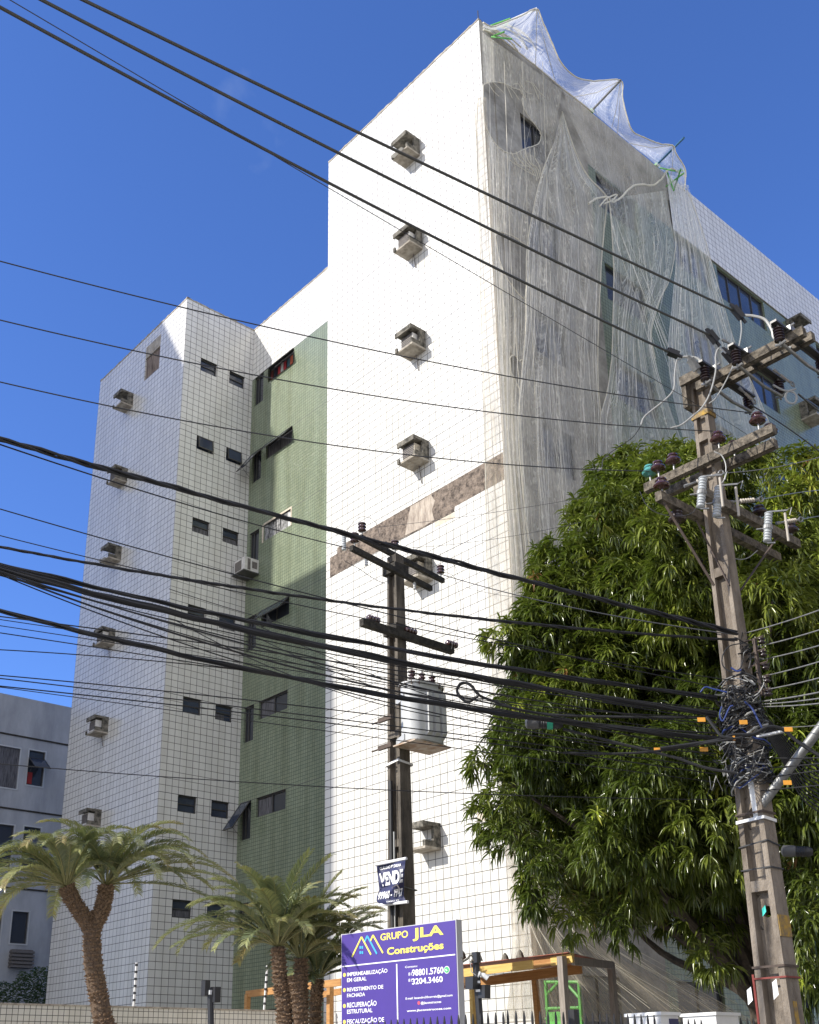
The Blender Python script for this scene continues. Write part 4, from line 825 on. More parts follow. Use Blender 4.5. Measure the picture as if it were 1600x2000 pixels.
# loose jumper loops
def loop(pxs, d, r, m_, lab, name='jumper_wire', grp='jumper wires on the right pole'):
    P = [Pd(x, y, (d if not hasattr(d, '__len__') else d[0] + (d[1] - d[0]) * i / (len(pxs) - 1))) for i, (x, y) in enumerate(pxs)]
    mb = MB(); mb.tube(spline(P, 8), r, 7); return build(name, mb, m_, smooth=True, label=lab, cat='wire', group=grp)
loop([(1330, 700), (1322, 705), (1318, 730), (1316, 760), (1300, 780), (1275, 800), (1258, 815), (1252, 830)], 10.5, .009, m_wire_l, 'pale loop of wire hanging left from the lowest thick conductor')
loop([(1418, 690), (1405, 680), (1398, 695), (1398, 725), (1388, 765), (1372, 795), (1350, 815), (1330, 830), (1310, 836)], 10.4, .009, m_wire_l, 'long pale jumper curving from the middle conductor to the thin line left of the pole')
loop([(1447, 622), (1448, 650), (1440, 690), (1425, 730), (1400, 775), (1385, 788)], 10.5, .007, m_wire_l, 'pale jumper dropping from the black clamp to the pole head')
loop([(1455, 616), (1475, 618), (1495, 625), (1508, 645), (1512, 660), (1530, 672), (1545, 680)], 10.6, .016, m_wire_l, 'thick pale jumper arching right from the black clamp to the outer arm end')
loop([(1555, 760), (1540, 764), (1534, 776), (1540, 786), (1552, 787), (1556, 775), (1548, 765), (1530, 762), (1510, 752)], 10.8, .011, m_wire_l, 'coiled pale wire end right of the top arms')
loop([(1325, 698), (1345, 697), (1362, 700), (1370, 712), (1375, 750)], 10.6, .013, m_wire_l, 'short thick jumper curving down onto the pole head')
loop([(1395, 882), (1410, 890), (1418, 910), (1415, 935), (1405, 950)], 10.5, .006, m_wire_l, 'thin pale wire hooking down beside the pole below the lower arms')
loop([(1252, 832), (1235, 855), (1205, 875), (1180, 895), (1176, 912)], 10.5, .005, m_wire, 'thin dark wire drooping left to the teal insulator line')
loop([(1365, 985), (1350, 1003), (1320, 1008), (1285, 1002), (1262, 985), (1250, 960)], 10.5, .004, m_wire, 'thin slack wire sagging left from the left fuse cut-out')
loop([(1425, 1082), (1440, 1092), (1460, 1090), (1480, 1075)], 11.2, .005, m_wire_l, 'short pale wire curving right from the pole over the leaves')
for pxs, lab in (((( 1432, 600), (1450, 622)), 'black wedge clamp at the end of the topmost thick conductor'), (((1384, 648), (1400, 668)), 'dark clamp at the end of the middle thick conductor'), (((1305, 686), (1325, 694)), 'dark clamp at the end of the lowest thick conductor'), (((1348, 702), (1362, 722)), 'square metal stirrup clamp left of the top arms'), (((1415, 685), (1432, 705)), 'black box clamp on the middle jumper')):
    a, b = Vector(Pd(*pxs[0], 10.45)), Vector(Pd(*pxs[1], 10.5)); mb = MB(); mb.beam(a, b, .07, .06); mb.beam(a - (b - a) * .3, b + (b - a) * .4, .02, .03); mb.tube([a + Vector((0, 0, .04)), b + Vector((0, 0, .05))], .012, 6)
    build('line_clamp', mb, m_closure if 'black' in lab or 'dark' in lab else m_metal, label=lab, cat='clamp', group='line clamps')
# street-lamp bracket tube
a, b = Vector(Pd(1488, 1572, 10.9)), Vector(Pd(1612, 1408, 10.6)); lt = thing('lamp_arm', a, 'light grey sloping steel arm clamped to the right pole at the picture edge', 'lamp bracket')
mb = MB(); mb.tube([a, a + (b - a) * .5, b, b + (b - a) * .25], .045, 12); build('tube', mb, m_metal, lt, smooth=True)
mb = MB(); mb.beam(a + Vector((-.04, 0, -.12)), a + Vector((-.06, 0, .42)), .06, .09); build('mounting_bracket', mb, m_wpaint, lt)
# rack of small insulators on the right of the pole
mb = MB(); zr0, zr1 = Pd(1465, 1370, 11)[2], Pd(1455, 1270, 11)[2]; mb.box(PC[0] + .24, PC[1] - .05, zr0, PC[0] + .27, PC[1] - .01, zr1 + .05); rk = build('insulator_rack', mb, m_rust, big)
for k in range(5):
    z = zr0 + (zr1 - zr0) * k / 4; ribbed('spool_insulator', (PC[0] + .33, PC[1] - .03, z - .03), .038, .07, 2, m_porc_d, rk); mb = MB(); mb.tube([(PC[0] + .12, PC[1] - .03, z + .05), (PC[0] + .36, PC[1] - .03, z + .05)], .008, 5); build('rack_bolt', mb, m_rust, rk)

# centre pole
QC = Pd(783, 1700, 14.5)[:2]; ztq = Pd(768, 1088, 14.5)[2]
cp = thing('utility_pole', (QC[0], QC[1], 0), 'old dark concrete pole in the middle, carrying the grey transformer and a for-sale banner', 'utility pole')
PCs = PC.copy(); mb = MB(); h_section(mb, QC, 0, ztq, ztq, .36, .19, .26, .15, holes=(), seg=1.5, wall_=.2); build('shaft', mb, m_pole2, cp)
mb = MB(); mb.tube([(QC[0] - .03, QC[1] - .14, .0), (QC[0] - .03, QC[1] - .13, 2.5), (QC[0] - .045, QC[1] - .115, 5.3)], .03, 8); build('black_conduit', mb, m_black, cp)
mb = MB(); mb.tube([(QC[0] + .02, QC[1] - .14, 2.2), (QC[0] + .02, QC[1] - .125, 4.6)], .012, 8); build('pale_conduit', mb, m_wire_l, cp)
def strapq(z, th=.03, m=m_wpaint):
    mb = MB(); f = z / ztq; w2 = (.36 - .17 * f) / 2 + .01; d2 = (.26 - .11 * f) / 2 + .04
    P = [(QC[0] - w2, QC[1] - d2, z), (QC[0] + w2, QC[1] - d2, z + .03), (QC[0] + w2, QC[1] + d2, z), (QC[0] - w2, QC[1] + d2, z), (QC[0] - w2, QC[1] - d2, z)]
    for a, b in zip(P[:-1], P[1:]): mb.beam(a, b, .008, th)
    build('strap', mb, m, cp)
strapq(Pd(780, 1495, 14.5)[2]); strapq(Pd(780, 1740, 14.5)[2], .015, m_metal)
for y in (1408, 1462):
    p = Pd(760, y, 14.3); mb = MB(); mb.box(p[0] - .12, p[1] - .1, p[2] - .02, p[0] + .15, p[1] - .06, p[2] + .04); mb.tube([(p[0] - .26, p[1] - .08, p[2]), (p[0] + .05, p[1] - .08, p[2])], .012, 6); build('steel_bracket', mb, m_rust, cp)
hd = ray(2626, 2063)[:2]; hd = hd / np.linalg.norm(hd)
P0 = np.array([QC[0], QC[1]])
def armdir(P0, h, pa, pb, w, hh, parent, m=m_conc_dark, name='crossarm'):
    a, b = line_hit(P0, h, pa), line_hit(P0, h, pb); z = (a[2] + b[2]) / 2; a[2] = b[2] = z; mb = MB(); mb.beam(a, b, w, hh); return build(name, mb, m, parent), a, b
pr = np.array([hd[1], -hd[0]])
_, ua0, ua1 = armdir(P0 + pr * .27, hd, (686, 1070), (842, 1150), .06, .075, cp)
_, ub0, ub1 = armdir(P0 - pr * .27, hd, (704, 1050), (866, 1134), .06, .075, cp)
_, uc0, uc1 = armdir(P0 + pr * .16, np.array([0., 1.]), (706, 1212), (884, 1274), .085, .105, cp)
def on(a, b, t, dz=.12): return (np.array(a) * (1 - t) + np.array(b) * t) + np.array([0, 0, dz])
for t_, A, B in ((.02, ub0, ub1), (.40, ub0, ub1), (.97, ub0, ub1), (.04, ua0, ua1)):
    p = on(A, B, t_, .10); ribbed('pin_insulator', p, .062, .15, 3, m_porc, cp, core=.75); mb = MB(); mb.tube([p - np.array([0, 0, .1]), p + np.array([0, 0, .02])], .012, 6); build('pin', mb, m_metal, cp)
for t_ in (.12, .52, .99):
    p = on(uc0, uc1, t_, .10); ribbed('spool_insulator', p - np.array([0, .10, 0]), .05, .22, 4, m_porc, cp, axis=(0, 1, 0), core=.7)
p = Pd(672, 1075, 14.3); ribbed('lightning_arrester', p, .035, .24, 8, m_porc_g, cp, core=.8); 
for px in ((716, 1105), (810, 1152)): ribbed('lightning_arrester', Pd(*px, 14.4), .025, .14, 4, m_frame_l, cp, core=.7)
for zz_ in (1112, 1230): p = Pd(775, zz_, 14.5); mb = MB(); mb.box(QC[0] - .14, QC[1] - .13, p[2] - .1, QC[0] + .14, QC[1] + .13, p[2] + .04); build('arm_collar', mb, m_conc_dark, cp)
def loopc(pxs, d, r, m_, lab): return loop(pxs, d, r, m_, lab, grp='drop wires on the middle pole')
loopc([(676, 1052), (682, 1030), (700, 1012), (718, 1010), (735, 1022), (742, 1050)], 14.3, .003, m_wire, 'thin wire arching above the left end of the middle pole crossarm')
loopc([(862, 1115), (885, 1125), (895, 1150), (900, 1180), (897, 1215), (885, 1255), (882, 1268)], 14.4, .003, m_wire, 'thin drop wire curving down from the right end of the upper crossarm')
loopc([(745, 1140), (742, 1170), (738, 1200), (738, 1215)], 14.4, .003, m_wire, 'short drop wire left of the middle pole between its crossarms')
loopc([(850, 1088), (872, 1090), (888, 1105), (895, 1125)], 14.4, .003, m_wire, 'thin wire hooking over the right upper insulator')
loopc([(672, 1095), (700, 1110), (730, 1130), (752, 1140)], 14.4, .004, m_wire, 'thin wire sagging under the upper crossarm toward the middle pole')
loopc([(738, 1222), (745, 1245), (755, 1270), (800, 1310), (815, 1318)], 14.4, .003, m_wire, 'thin lead running from the lower arm to the left bushing')
loopc([(782, 1232), (795, 1262), (825, 1300), (838, 1320)], 14.4, .003, m_wire, 'thin lead running down to the middle bushing')
loopc([(878, 1280), (872, 1300), (862, 1315), (858, 1328)], 14.4, .003, m_wire, 'thin lead running down to the right bushing')

# transformer
tr = Pd(826, 1462, 14.35); TX, TY, TZ = tr[0], tr[1], tr[2] + .06
tf = thing('pole_transformer', (TX, TY, TZ), 'light grey pole-mounted transformer with three brown bushings', 'transformer')
Wt, Lt, Ht = .38, .62, .80
def rr(cx, cy, w, l, n=8, r=None):
    r = r or w / 2; out = []
    for qx, qy, a0 in ((1, 1, 0), (-1, 1, 90), (-1, -1, 180), (1, -1, 270)):
        for k in range(n + 1):
            a = math.radians(a0 + 90 * k / n); out.append((cx + qx * (w / 2 - r) + r * math.cos(a), cy + qy * (l / 2 - r) + r * math.sin(a)))
    return out
def prism(name, poly, z0, z1, m, parent, smooth=True, scale_top=1):
    n = len(poly); cx = sum(p[0] for p in poly) / n; cy = sum(p[1] for p in poly) / n
    vs = [(x, y, z0) for x, y in poly] + [(cx + (x - cx) * scale_top, cy + (y - cy) * scale_top, z1) for x, y in poly]
    mb = MB(); mb.add(vs, [tuple(reversed(range(n))), tuple(range(n, 2 * n))] + [(i, (i + 1) % n, (i + 1) % n + n, i + n) for i in range(n)]); return build(name, mb, m, parent, smooth=smooth)
prism('tank', rr(TX, TY, Wt, Lt, r=.17), TZ, TZ + Ht, m_tank, tf); prism('lid', rr(TX, TY, Wt + .05, Lt + .05, r=.19), TZ + Ht, TZ + Ht + .025, m_tank, tf)
prism('base_plate', [(TX - .22, TY - .34), (TX + .22, TY - .34), (TX + .22, TY + .32), (TX - .22, TY + .32)], TZ - .05, TZ - .03, m_tank_b, tf, smooth=False)
mb = MB(); mb.box(TX - .17, TY - .27, TZ - .03, TX + .17, TY + .27, TZ); build('skirt', mb, m_tank, tf)
for yy in (-.10, .03, .16):
    mb = MB(); mb.hexa([(TX + Wt / 2 - .01, TY + yy, TZ + .05), (TX + Wt / 2 + .055, TY + yy, TZ + .12), (TX + Wt / 2 + .055, TY + yy + .07, TZ + .12), (TX + Wt / 2 - .01, TY + yy + .07, TZ + .05), (TX + Wt / 2 - .01, TY + yy, TZ + Ht - .05), (TX + Wt / 2 + .055, TY + yy, TZ + Ht - .12), (TX + Wt / 2 + .055, TY + yy + .07, TZ + Ht - .12), (TX + Wt / 2 - .01, TY + yy + .07, TZ + Ht - .05)]); build('cooling_radiator', mb, m_tank, tf)
for k in range(12):
    a = 2 * math.pi * k / 12; q = rr(TX, TY, Wt + .03, Lt + .03, r=.18)[k * 3 % 36]; mb = MB(); mb.tube([(q[0], q[1], TZ + Ht - .03), (q[0], q[1], TZ + Ht + .045)], .012, 6); build('lid_bolt', mb, m_rust, tf)
for yy in (-.19, .0, .19): ribbed('bushing', (TX + .02, TY + yy, TZ + Ht + .02), .052, .20, 4, m_porc, tf, core=.6)
for yy in (-.19, .0, .19): mb = MB(); mb.tube([(TX + .02, TY + yy, TZ + Ht + .2), (TX + .02, TY + yy, TZ + Ht + .26)], .014, 6); build('bushing_terminal', mb, m_metal, tf)
mb = MB(); mb.beam((QC[0] + .05, QC[1] - .05, TZ + .05), (TX, TY - .3, TZ + .05), .06, .08); mb.beam((QC[0] + .05, QC[1] - .05, TZ + .62), (TX, TY - .3, TZ + .62), .06, .08); build('mounting_lug', mb, m_tank, tf)

# ------------------------------------------------------------------ overhead wires and cables
def wire(px, A, B, r, lab, strands=1, tw=0, m=m_black, n=60, name='overhead_wire', cat='wire', group='overhead wires', rough=0, ro=None, ext=True):
    """px: pixels of left end, a middle point (or None) and right end; A and B: ('z', height) or ('d', distance)"""
    def pt(q, s): return Pz(*q, s[1]) if s[0] == 'z' else Pd(*q, s[1])
    a, b = pt(px[0], A), pt(px[-1], B); mids = px[1:-1]; sag = 0
    if mids:
        ss = []
        for q in mids:
            rr_ = ray(*q); Mx = np.array([[rr_[0], -(b - a)[0]], [rr_[1], -(b - a)[1]]]); s_, t_ = np.linalg.solve(Mx, a[:2])
            zq = EYE + rr_[2] * s_; t_ = min(max(t_, .05), .95); ss.append((a[2] + (b[2] - a[2]) * t_ - zq) / (4 * t_ * (1 - t_)))
        sag = float(np.mean(ss))
    t0 = -.12 if ext else 0
    P = []
    for i in range(n + 1):
        t = t0 + (1 - t0) * i / n; p = a + (b - a) * t; p = p - np.array([0, 0, 4 * sag * t * (1 - t)])
        if rough: p = p + rough * np.array([noise.noise(Vector((t * 22, 1, sag * 7))), noise.noise(Vector((t * 22, 9, sag * 7))), 1.6 * noise.noise(Vector((t * 22, 5, sag * 7)))])
        P.append(p)
    if strands == 1: mb = MB(); mb.tube(P, r, 6); return build(name, mb, m, smooth=True, label=lab, cat=cat, group=group)
    ro = ro or r * 1.1; d = (b - a); d[2] = 0; d /= np.linalg.norm(d); sdv = np.array([-d[1], d[0], 0]); root = thing(name, a, lab, cat, group)
    rr2 = random.Random(int(px[0][1] * 13 + strands))
    for k in range(strands):
        ph = 2 * math.pi * k / strands; S = []; w_ = rr2.uniform(.6, 1.25); pz_ = rr2.uniform(0, 6)
        for i, p in enumerate(P):
            t = i / n; an = ph + tw * 2 * math.pi * t; rad = ro * w_ * (1 + .35 * math.sin(t * 17 + pz_)); S.append(p + sdv * math.cos(an) * rad + np.array([0, 0, math.sin(an) * rad]))
        mb = MB(); mb.tube(S, r * rr2.uniform(.8, 1.1), 6); build('strand', mb, m, root, smooth=True)
    return root
Z = lambda z: ('z', z + EYE)
d_ = lambda v: ('d', v)
wire([(163, 0), (640, 230), (1432, 606)], Z(6.6), d_(10.45), .0125, 'uppermost of the three thick conductors crossing the sky', m=m_wire_g)
wire([(82, 0), (640, 288), (1388, 655)], Z(6.5), d_(10.45), .0125, 'middle of the three thick conductors crossing the sky', m=m_wire_g)
wire([(0, 14), (640, 356), (1308, 688)], Z(6.4), d_(10.45), .0125, 'lowest of the three thick conductors crossing the sky', m=m_wire_g)
wire([(20, 0), (430, 245), (640, 362), (1365, 792)], Z(6.4), d_(10.9), .0035, 'thin wire running beneath the lowest thick conductor up to the right pole head', m=m_wire)
wire([(0, 510), (640, 665), (1466, 806)], Z(6.3), d_(10.9), .0055, 'thin line ending at the outermost brown insulator of the lower arms', m=m_wire)
wire([(0, 625), (640, 758), (1392, 842)], Z(5.9), d_(10.9), .0055, 'thin line ending at the brown insulator beside the right pole shaft', m=m_wire)
wire([(0, 746), (640, 868), (1268, 920)], Z(5.5), d_(10.9), .0055, 'thin line ending at the teal glass insulator', m=m_wire)
wire([(0, 858), (240, 925), (640, 1036), (1100, 1150), (1440, 1236)], Z(5.2), d_(10.8), .014, 'thickest twisted black cable sweeping over the middle pole head', strands=3, tw=9, ro=.014)
wire([(0, 868), (300, 968), (640, 1060), (700, 1075)], Z(5.2), d_(14.1), .007, 'single cable just below the thickest twisted cable, ending at the middle pole', ext=True)
wire([(856, 1120), (1000, 1160), (1440, 1240)], d_(14.2), d_(10.8), .007, 'cable leaving the right insulator of the middle pole toward the tree', ext=False)
wire([(0, 994), (400, 1095), (680, 1180), (1100, 1290), (1440, 1350)], Z(4.8), d_(10.9), .0055, 'thin line crossing under the thickest cable and above the lower arm of the middle pole')
wire([(0, 1046), (400, 1130), (800, 1240), (1440, 1330)], Z(4.5), d_(10.9), .0045, 'thin line next above the medium twisted cable on the left')
wire([(0, 1068), (350, 1128), (640, 1178), (1100, 1222), (1440, 1250)], Z(4.5), d_(10.8), .009, 'medium twisted black cable between the two arms of the middle pole', strands=3, tw=14, ro=.009)
bun = [(0, 0, .017, 5), (6, 4, .013, 4), (-6, 22, .012, 3)]
wire([(0, 1104), (330, 1180), (640, 1242), (980, 1303), (1400, 1362)], Z(4.4), d_(10.8), .010, 'upper strand group of the heavy telecom bundle', strands=5, tw=3, ro=.015, rough=.006, cat='cable bundle')
wire([(0, 1112), (330, 1194), (640, 1265), (980, 1330), (1400, 1395)], Z(4.3), d_(10.8), .011, 'widest lower strand group of the heavy telecom bundle', strands=7, tw=2, ro=.020, rough=.006, cat='cable bundle')
wire([(0, 1192), (230, 1240), (500, 1300), (900, 1388), (1040, 1420), (1450, 1446)], Z(4.1), d_(10.8), .010, 'lower heavy black bundle crossing the transformer tank', strands=6, tw=3, ro=.015, rough=.005, cat='cable bundle')
labs = ['first', 'second', 'third', 'fourth', 'fifth', 'sixth', 'seventh', 'eighth', 'ninth', 'tenth']
fan = [((0, 1116), (640, 1300), (1400, 1455), .008), ((0, 1118), (640, 1320), (1400, 1432), .009), ((0, 1120), (640, 1290), (1400, 1415), .006), ((0, 1122), (640, 1342), (1400, 1472), .006), ((0, 1120), (640, 1310), (1400, 1400), .005), ((0, 1124), (640, 1276), (1400, 1384), .005)]
for i, (a, m_, b, r_) in enumerate(fan): wire([a, m_, b], Z(4.25), d_(10.8), r_, 'thin cable fanning out below the heavy telecom bundle, %s of six' % labs[i])
low = [((0, 1204), (640, 1290), (1400, 1408), .006, 'cable leaving just under the lower heavy bundle at the left edge'), ((0, 1210), (640, 1306), (1400, 1424), .004, 'fine cable under the first one below the lower heavy bundle'),
       ((0, 1222), (640, 1320), (1400, 1440), .004, 'fine faint cable crossing the wing at the lower air conditioner'), ((0, 1236), (640, 1336), (1400, 1466), .005, 'thin cable crossing over the fourth wing air conditioner from below'),
       ((0, 1269), (640, 1330), (1400, 1478), .005, 'lone thin cable in the sky gap above the grey building'), ((0, 1319), (640, 1385), (1400, 1490), .0055, 'upper of the four close cables just over the grey building'),
       ((0, 1325), (640, 1402), (1400, 1500), .0055, 'second of the four close cables just over the grey building'), ((0, 1340), (640, 1412), (1400, 1512), .006, 'third of the four close cables just over the grey building'),
       ((0, 1342), (640, 1428), (1400, 1528), .004, 'lowest of the four close cables just over the grey building'), ((0, 1492), (640, 1537), (1400, 1562), .0045, 'solitary thin cable crossing the grey building window')]
for a, m_, b, r_, l in low: wire([a, m_, b], Z(max(1.9, 4.0 - (a[1] - 1200) * .0045)), d_(10.9), r_, l)
wire([(330, 1150), (700, 1255), (960, 1305)], d_(10.5), d_(10.3), .004, 'thin cable joining the bundles left of the middle pole', ext=False)
wire([(340, 1210), (640, 1345), (860, 1400)], d_(10.3), d_(10.2), .005, 'cable crossing from the wing down to the transformer tank', ext=False)
wire([(400, 1190), (700, 1330), (1000, 1408)], d_(10.3), d_(10.2), .004, 'fine cable crossing the fan diagonally before the transformer', ext=False)
wire([(500, 1220), (760, 1330), (1060, 1430)], d_(10.6), d_(10.4), .0045, 'steep thin cable passing the lid of the transformer', ext=False)
# lines going right from the right-hand pole
for i, (a, b, r_) in enumerate([((1450, 1238), (1600, 1190), .006), ((1470, 1265), (1600, 1228), .006), ((1480, 1290), (1600, 1258), .006), ((1470, 1325), (1600, 1290), .006), ((1465, 1352), (1600, 1322), .006), ((1466, 1372), (1600, 1350), .007), ((1468, 1376), (1600, 1362), .006), ((1468, 1380), (1600, 1372), .006), ((1500, 1420), (1600, 1414), .004)]):
    wire([a, ((a[0] + b[0]) / 2, (a[1] + b[1]) / 2 + 3), (b[0] + 30, b[1] - (a[1] - b[1]) * .2)], d_(11.0), d_(10.2), r_, 'pale wire leaving the right pole to the picture edge, %s from the top' % (labs[i]), m=m_metal, ext=False, group='wires leaving to the right')
for i, (a, b) in enumerate([((1500, 1480), (1600, 1478)), ((1500, 1500), (1600, 1488)), ((1495, 1520), (1600, 1500)), ((1480, 1545), (1600, 1530))]):
    wire([a, ((a[0] + b[0]) / 2, (a[1] + b[1]) / 2 + 2), (1640, b[1])], d_(10.9), d_(10.2), .006, 'dark cable leaving behind the grey lamp arm, %s from the top' % labs[i], ext=False, group='wires leaving to the right')
wire([(1465, 790), (1530, 830), (1640, 915)], d_(11.0), d_(13), .008, 'dark line descending right from the end of the lower arms', ext=False, m=m_wire); wire([(1575, 780), (1590, 790), (1640, 830)], d_(11.2), d_(13), .008, 'dark line at the far right below the air conditioner ledge', ext=False, m=m_wire)
wire([(1560, 770), (1590, 795), (1640, 832)], d_(11.0), d_(12), .011, 'grey covered line running right from the coiled wire end', ext=False, m=m_wire_g)
wire([(1385, 800), (1480, 862), (1640, 960)], d_(10.9), d_(13), .003, 'hair-thin wire running right from the right pole head down past the lower arms', ext=False, m=m_wire)
wire([(1380, 925), (1500, 915), (1640, 880)], d_(11.2), d_(13), .005, 'pale thin wire rising right over the tree top', ext=False, m=m_metal); wire([(1490, 975), (1560, 962), (1640, 955)], d_(11.1), d_(13), .005, 'pale thin wire running right from the middle strain insulator', ext=False, m=m_metal); wire([(1567, 1014), (1600, 1008), (1640, 1003)], d_(11.9), d_(13), .005, 'pale thin wire running right from the outer strain insulator', ext=False, m=m_metal)
wire([(905, 1145), (1000, 1165), (1120, 1160)], d_(14.3), d_(13), .003, 'faint wire running from the right insulator of the middle pole to the leaves', ext=False, m=m_wire)
wire([(735, 1030), (900, 1010), (1150, 970)], d_(14.4), d_(12.6), .003, 'upper faint wire rising right from the middle pole over the corner netting', ext=False, m=m_wire); wire([(800, 1070), (950, 1055), (1135, 1020)], d_(14.4), d_(12.6), .003, 'lower faint wire rising right from the middle pole over the corner netting', ext=False, m=m_wire)
# dark cable mass to the right of the tangle
cm = thing('cable_bundle', Pd(1500, 1400, 11), 'sheaf of black cables running down to the right behind the lamp arm', 'cable bundle')
for k in range(12):
    P = [Pd(1470 + k, 1375 + k * 3, 11.2), Pd(1520 + k, 1425 + k * 6, 11.4), Pd(1570, 1475 + k * 8, 11.5), Pd(1640, 1510 + k * 9, 11.6)]; mb = MB(); mb.tube(spline(P, 7), .008, 6); build('strand', mb, m_black, cm, smooth=True)
# splice closures and the coiled end
def closure(a, b, da, r, lab, tape=None):
    A, B = Vector(Pd(*a, da)), Vector(Pd(*b, da)); L = (B - A).length; ax = (B - A).normalized(); t = thing('splice_closure', A, lab, 'splice closure')
    mb = MB(); mb.lathe(A, [(r * .5, 0), (r * .95, .02), (r, .05)] + [(r * (1 if k % 2 else .9), .07 + (L - .14) * k / 16) for k in range(17)] + [(r, L - .05), (r * .8, L - .02), (r * .5, L)], ax, 18); build('ribbed_body', mb, m_closure, t, smooth=True)
    mb = MB(); mb.lathe(A - ax * .03, [(r * .45, 0), (r * 1.03, .02), (r * 1.05, .12), (r * .9, .14)], ax, 18); build('end_cap', mb, mat('grey_end_cap', (.10, .10, .10), .5), t, smooth=True)
    if tape: mb = MB(); mb.lathe(A + ax * L * .55, [(r * 1.04, 0), (r * 1.06, .01), (r * 1.06, .045), (r * 1.04, .055)], ax, 18); build('tape_band', mb, tape, t)
closure((1032, 1412), (1100, 1414), 10.3, .055, 'black ribbed splice closure with a green band hanging in front of the tree', m_green_tape)
closure((1532, 1662), (1588, 1664), 11.5, .055, 'dark splice closure low on the right beyond the pole')
loop([(935, 1358), (918, 1368), (902, 1362), (893, 1350), (898, 1338), (910, 1334), (922, 1340), (935, 1357), (960, 1368), (1010, 1385), (1080, 1396), (1200, 1400), (1390, 1402)], (10.2, 10.8), .014, m_black, 'black cable ending in a teardrop loop right of the transformer', name='cable_loop', grp='overhead wires')
loop([(934, 1360), (915, 1372), (898, 1362), (892, 1348), (900, 1334), (914, 1336), (936, 1356)], 10.25, .010, m_black, 'second turn of the teardrop cable loop right of the transformer', name='cable_loop', grp='overhead wires')
for i, (a, l) in enumerate([((1370, 1405), 'orange tag on the cable left of the right pole, upper one'), ((1452, 1410), 'orange tag on the shaft face in the upper tangle'), ((1428, 1441), 'orange tag under the thick cable crossing the shaft'), ((1375, 1463), 'orange tag left of the right pole, lower one'), ((1538, 1528), 'orange tag on the cables by the grey lamp arm'), ((1285, 1464), 'orange tag where the lower bundles meet before the tree'), ((1540, 1424), 'pale orange tag on the white cable bracket right of the pole')]):
    p = Pd(*a, 10.4); mb = MB(); mb.hexa([(p[0] - .03, p[1] - .02, p[2] - .02), (p[0] + .03, p[1] + .02, p[2] - .026), (p[0] + .03, p[1] + .022, p[2] - .026), (p[0] - .03, p[1] - .018, p[2] - .02), (p[0] - .03, p[1] - .02, p[2] + .022), (p[0] + .03, p[1] + .02, p[2] + .016), (p[0] + .03, p[1] + .022, p[2] + .016), (p[0] - .03, p[1] - .018, p[2] + .022)])
    build('cable_tag', mb, m_tag, label=l, cat='tag', group='orange cable tags')
# two strand groups that swing in to the right pole
for pts, r_, l in (([(1290, 1462), (1340, 1455), (1400, 1446), (1430, 1436), (1470, 1434), (1500, 1420), (1530, 1425), (1560, 1450), (1640, 1500)], .018, 'thick cable swinging round the front of the right pole and off to the right'),
                   ([(1380, 1400), (1395, 1420), (1410, 1438), (1432, 1442)], .016, 'short thick cable dipping to the orange tag on the shaft'), ([(1100, 1424), (1250, 1462), (1320, 1480), (1380, 1500), (1440, 1510)], .014, 'dark cable sagging from the green-banded closure to the right pole'),
                   ([(1100, 1470), (1200, 1472), (1290, 1466), (1400, 1448), (1450, 1440)], .012, 'dark cable passing under the closure toward the pole')):
    loop(pts, (10.3, 10.6) if len(pts) > 5 else 10.35, r_, m_black, l, name='cable', grp='overhead wires')
# the knot of cables round the right pole
tg = thing('cable_tangle', (PC[0], PC[1], Pd(1440, 1440, 11)[2]), 'dense tangle of black, grey and blue cables wrapped round the right pole', 'cable tangle'); r2 = random.Random(4)
cz0, cz1 = Pd(1450, 1530, 11)[2], Pd(1430, 1345, 11)[2]
cols = [m_wire_g] * 5 + [m_black] * 16 + [m_wire_l] * 4 + [m_blue]
acc = {}
for k in range(95):
    z = r2.uniform(cz0, cz1); hw, hd_ = halfw(z); a0 = r2.uniform(0, 6.28); P = []; turns = r2.uniform(.4, 1.3); ex = r2.uniform(1.02, 1.5)
    for i in range(16):
        a = a0 + turns * 6.28 * i / 15; rad = ex * (1 + .15 * math.sin(i * .8 + k)); zz_ = z + .10 * math.sin(i * .5 + k) + .06 * noise.noise(Vector((i * .4, k, 0)))
        P.append((PC[0] + 1.25 * hw * rad * math.cos(a) + r2.uniform(-.01, .01), PC[1] + 1.35 * hd_ * rad * math.sin(a), zz_))
    acc.setdefault(r2.choice(cols), MB()).tube(P, r2.choice([.005, .006, .008, .011]), 5)
for k in range(34):
    x0, y0 = r2.uniform(1395, 1500), r2.uniform(1350, 1540); P = [Pd(x0 + r2.uniform(-18, 18), y0 + r2.uniform(-22, 22) , r2.uniform(10.55, 10.8)) for _ in range(5)]
    acc.setdefault(r2.choice(cols[5:-1]), MB()).tube(spline(P, 6), r2.choice([.003, .004, .005]), 5)
for k in range(26):
    x0, y0 = 1455 + r2.uniform(-5, 30), r2.uniform(1245, 1370); P = [Pd(x0 + r2.uniform(-16, 18), y0 + r2.uniform(-18, 18), r2.uniform(10.75, 11.1)) for _ in range(5)]
    acc.setdefault(r2.choice([m_black, m_black, m_wire_l]), MB()).tube(spline(P, 6), r2.choice([.004, .005, .008]), 5)
for m_, mb in acc.items(): build({'black_cable_sheath': 'black_strands', 'pale_jumper_wire': 'pale_strands', 'blue_cable_sheath': 'blue_strands', 'grey_covered_conductor': 'grey_strands'}[m_.name], mb, m_, tg, smooth=True, kind='stuff')
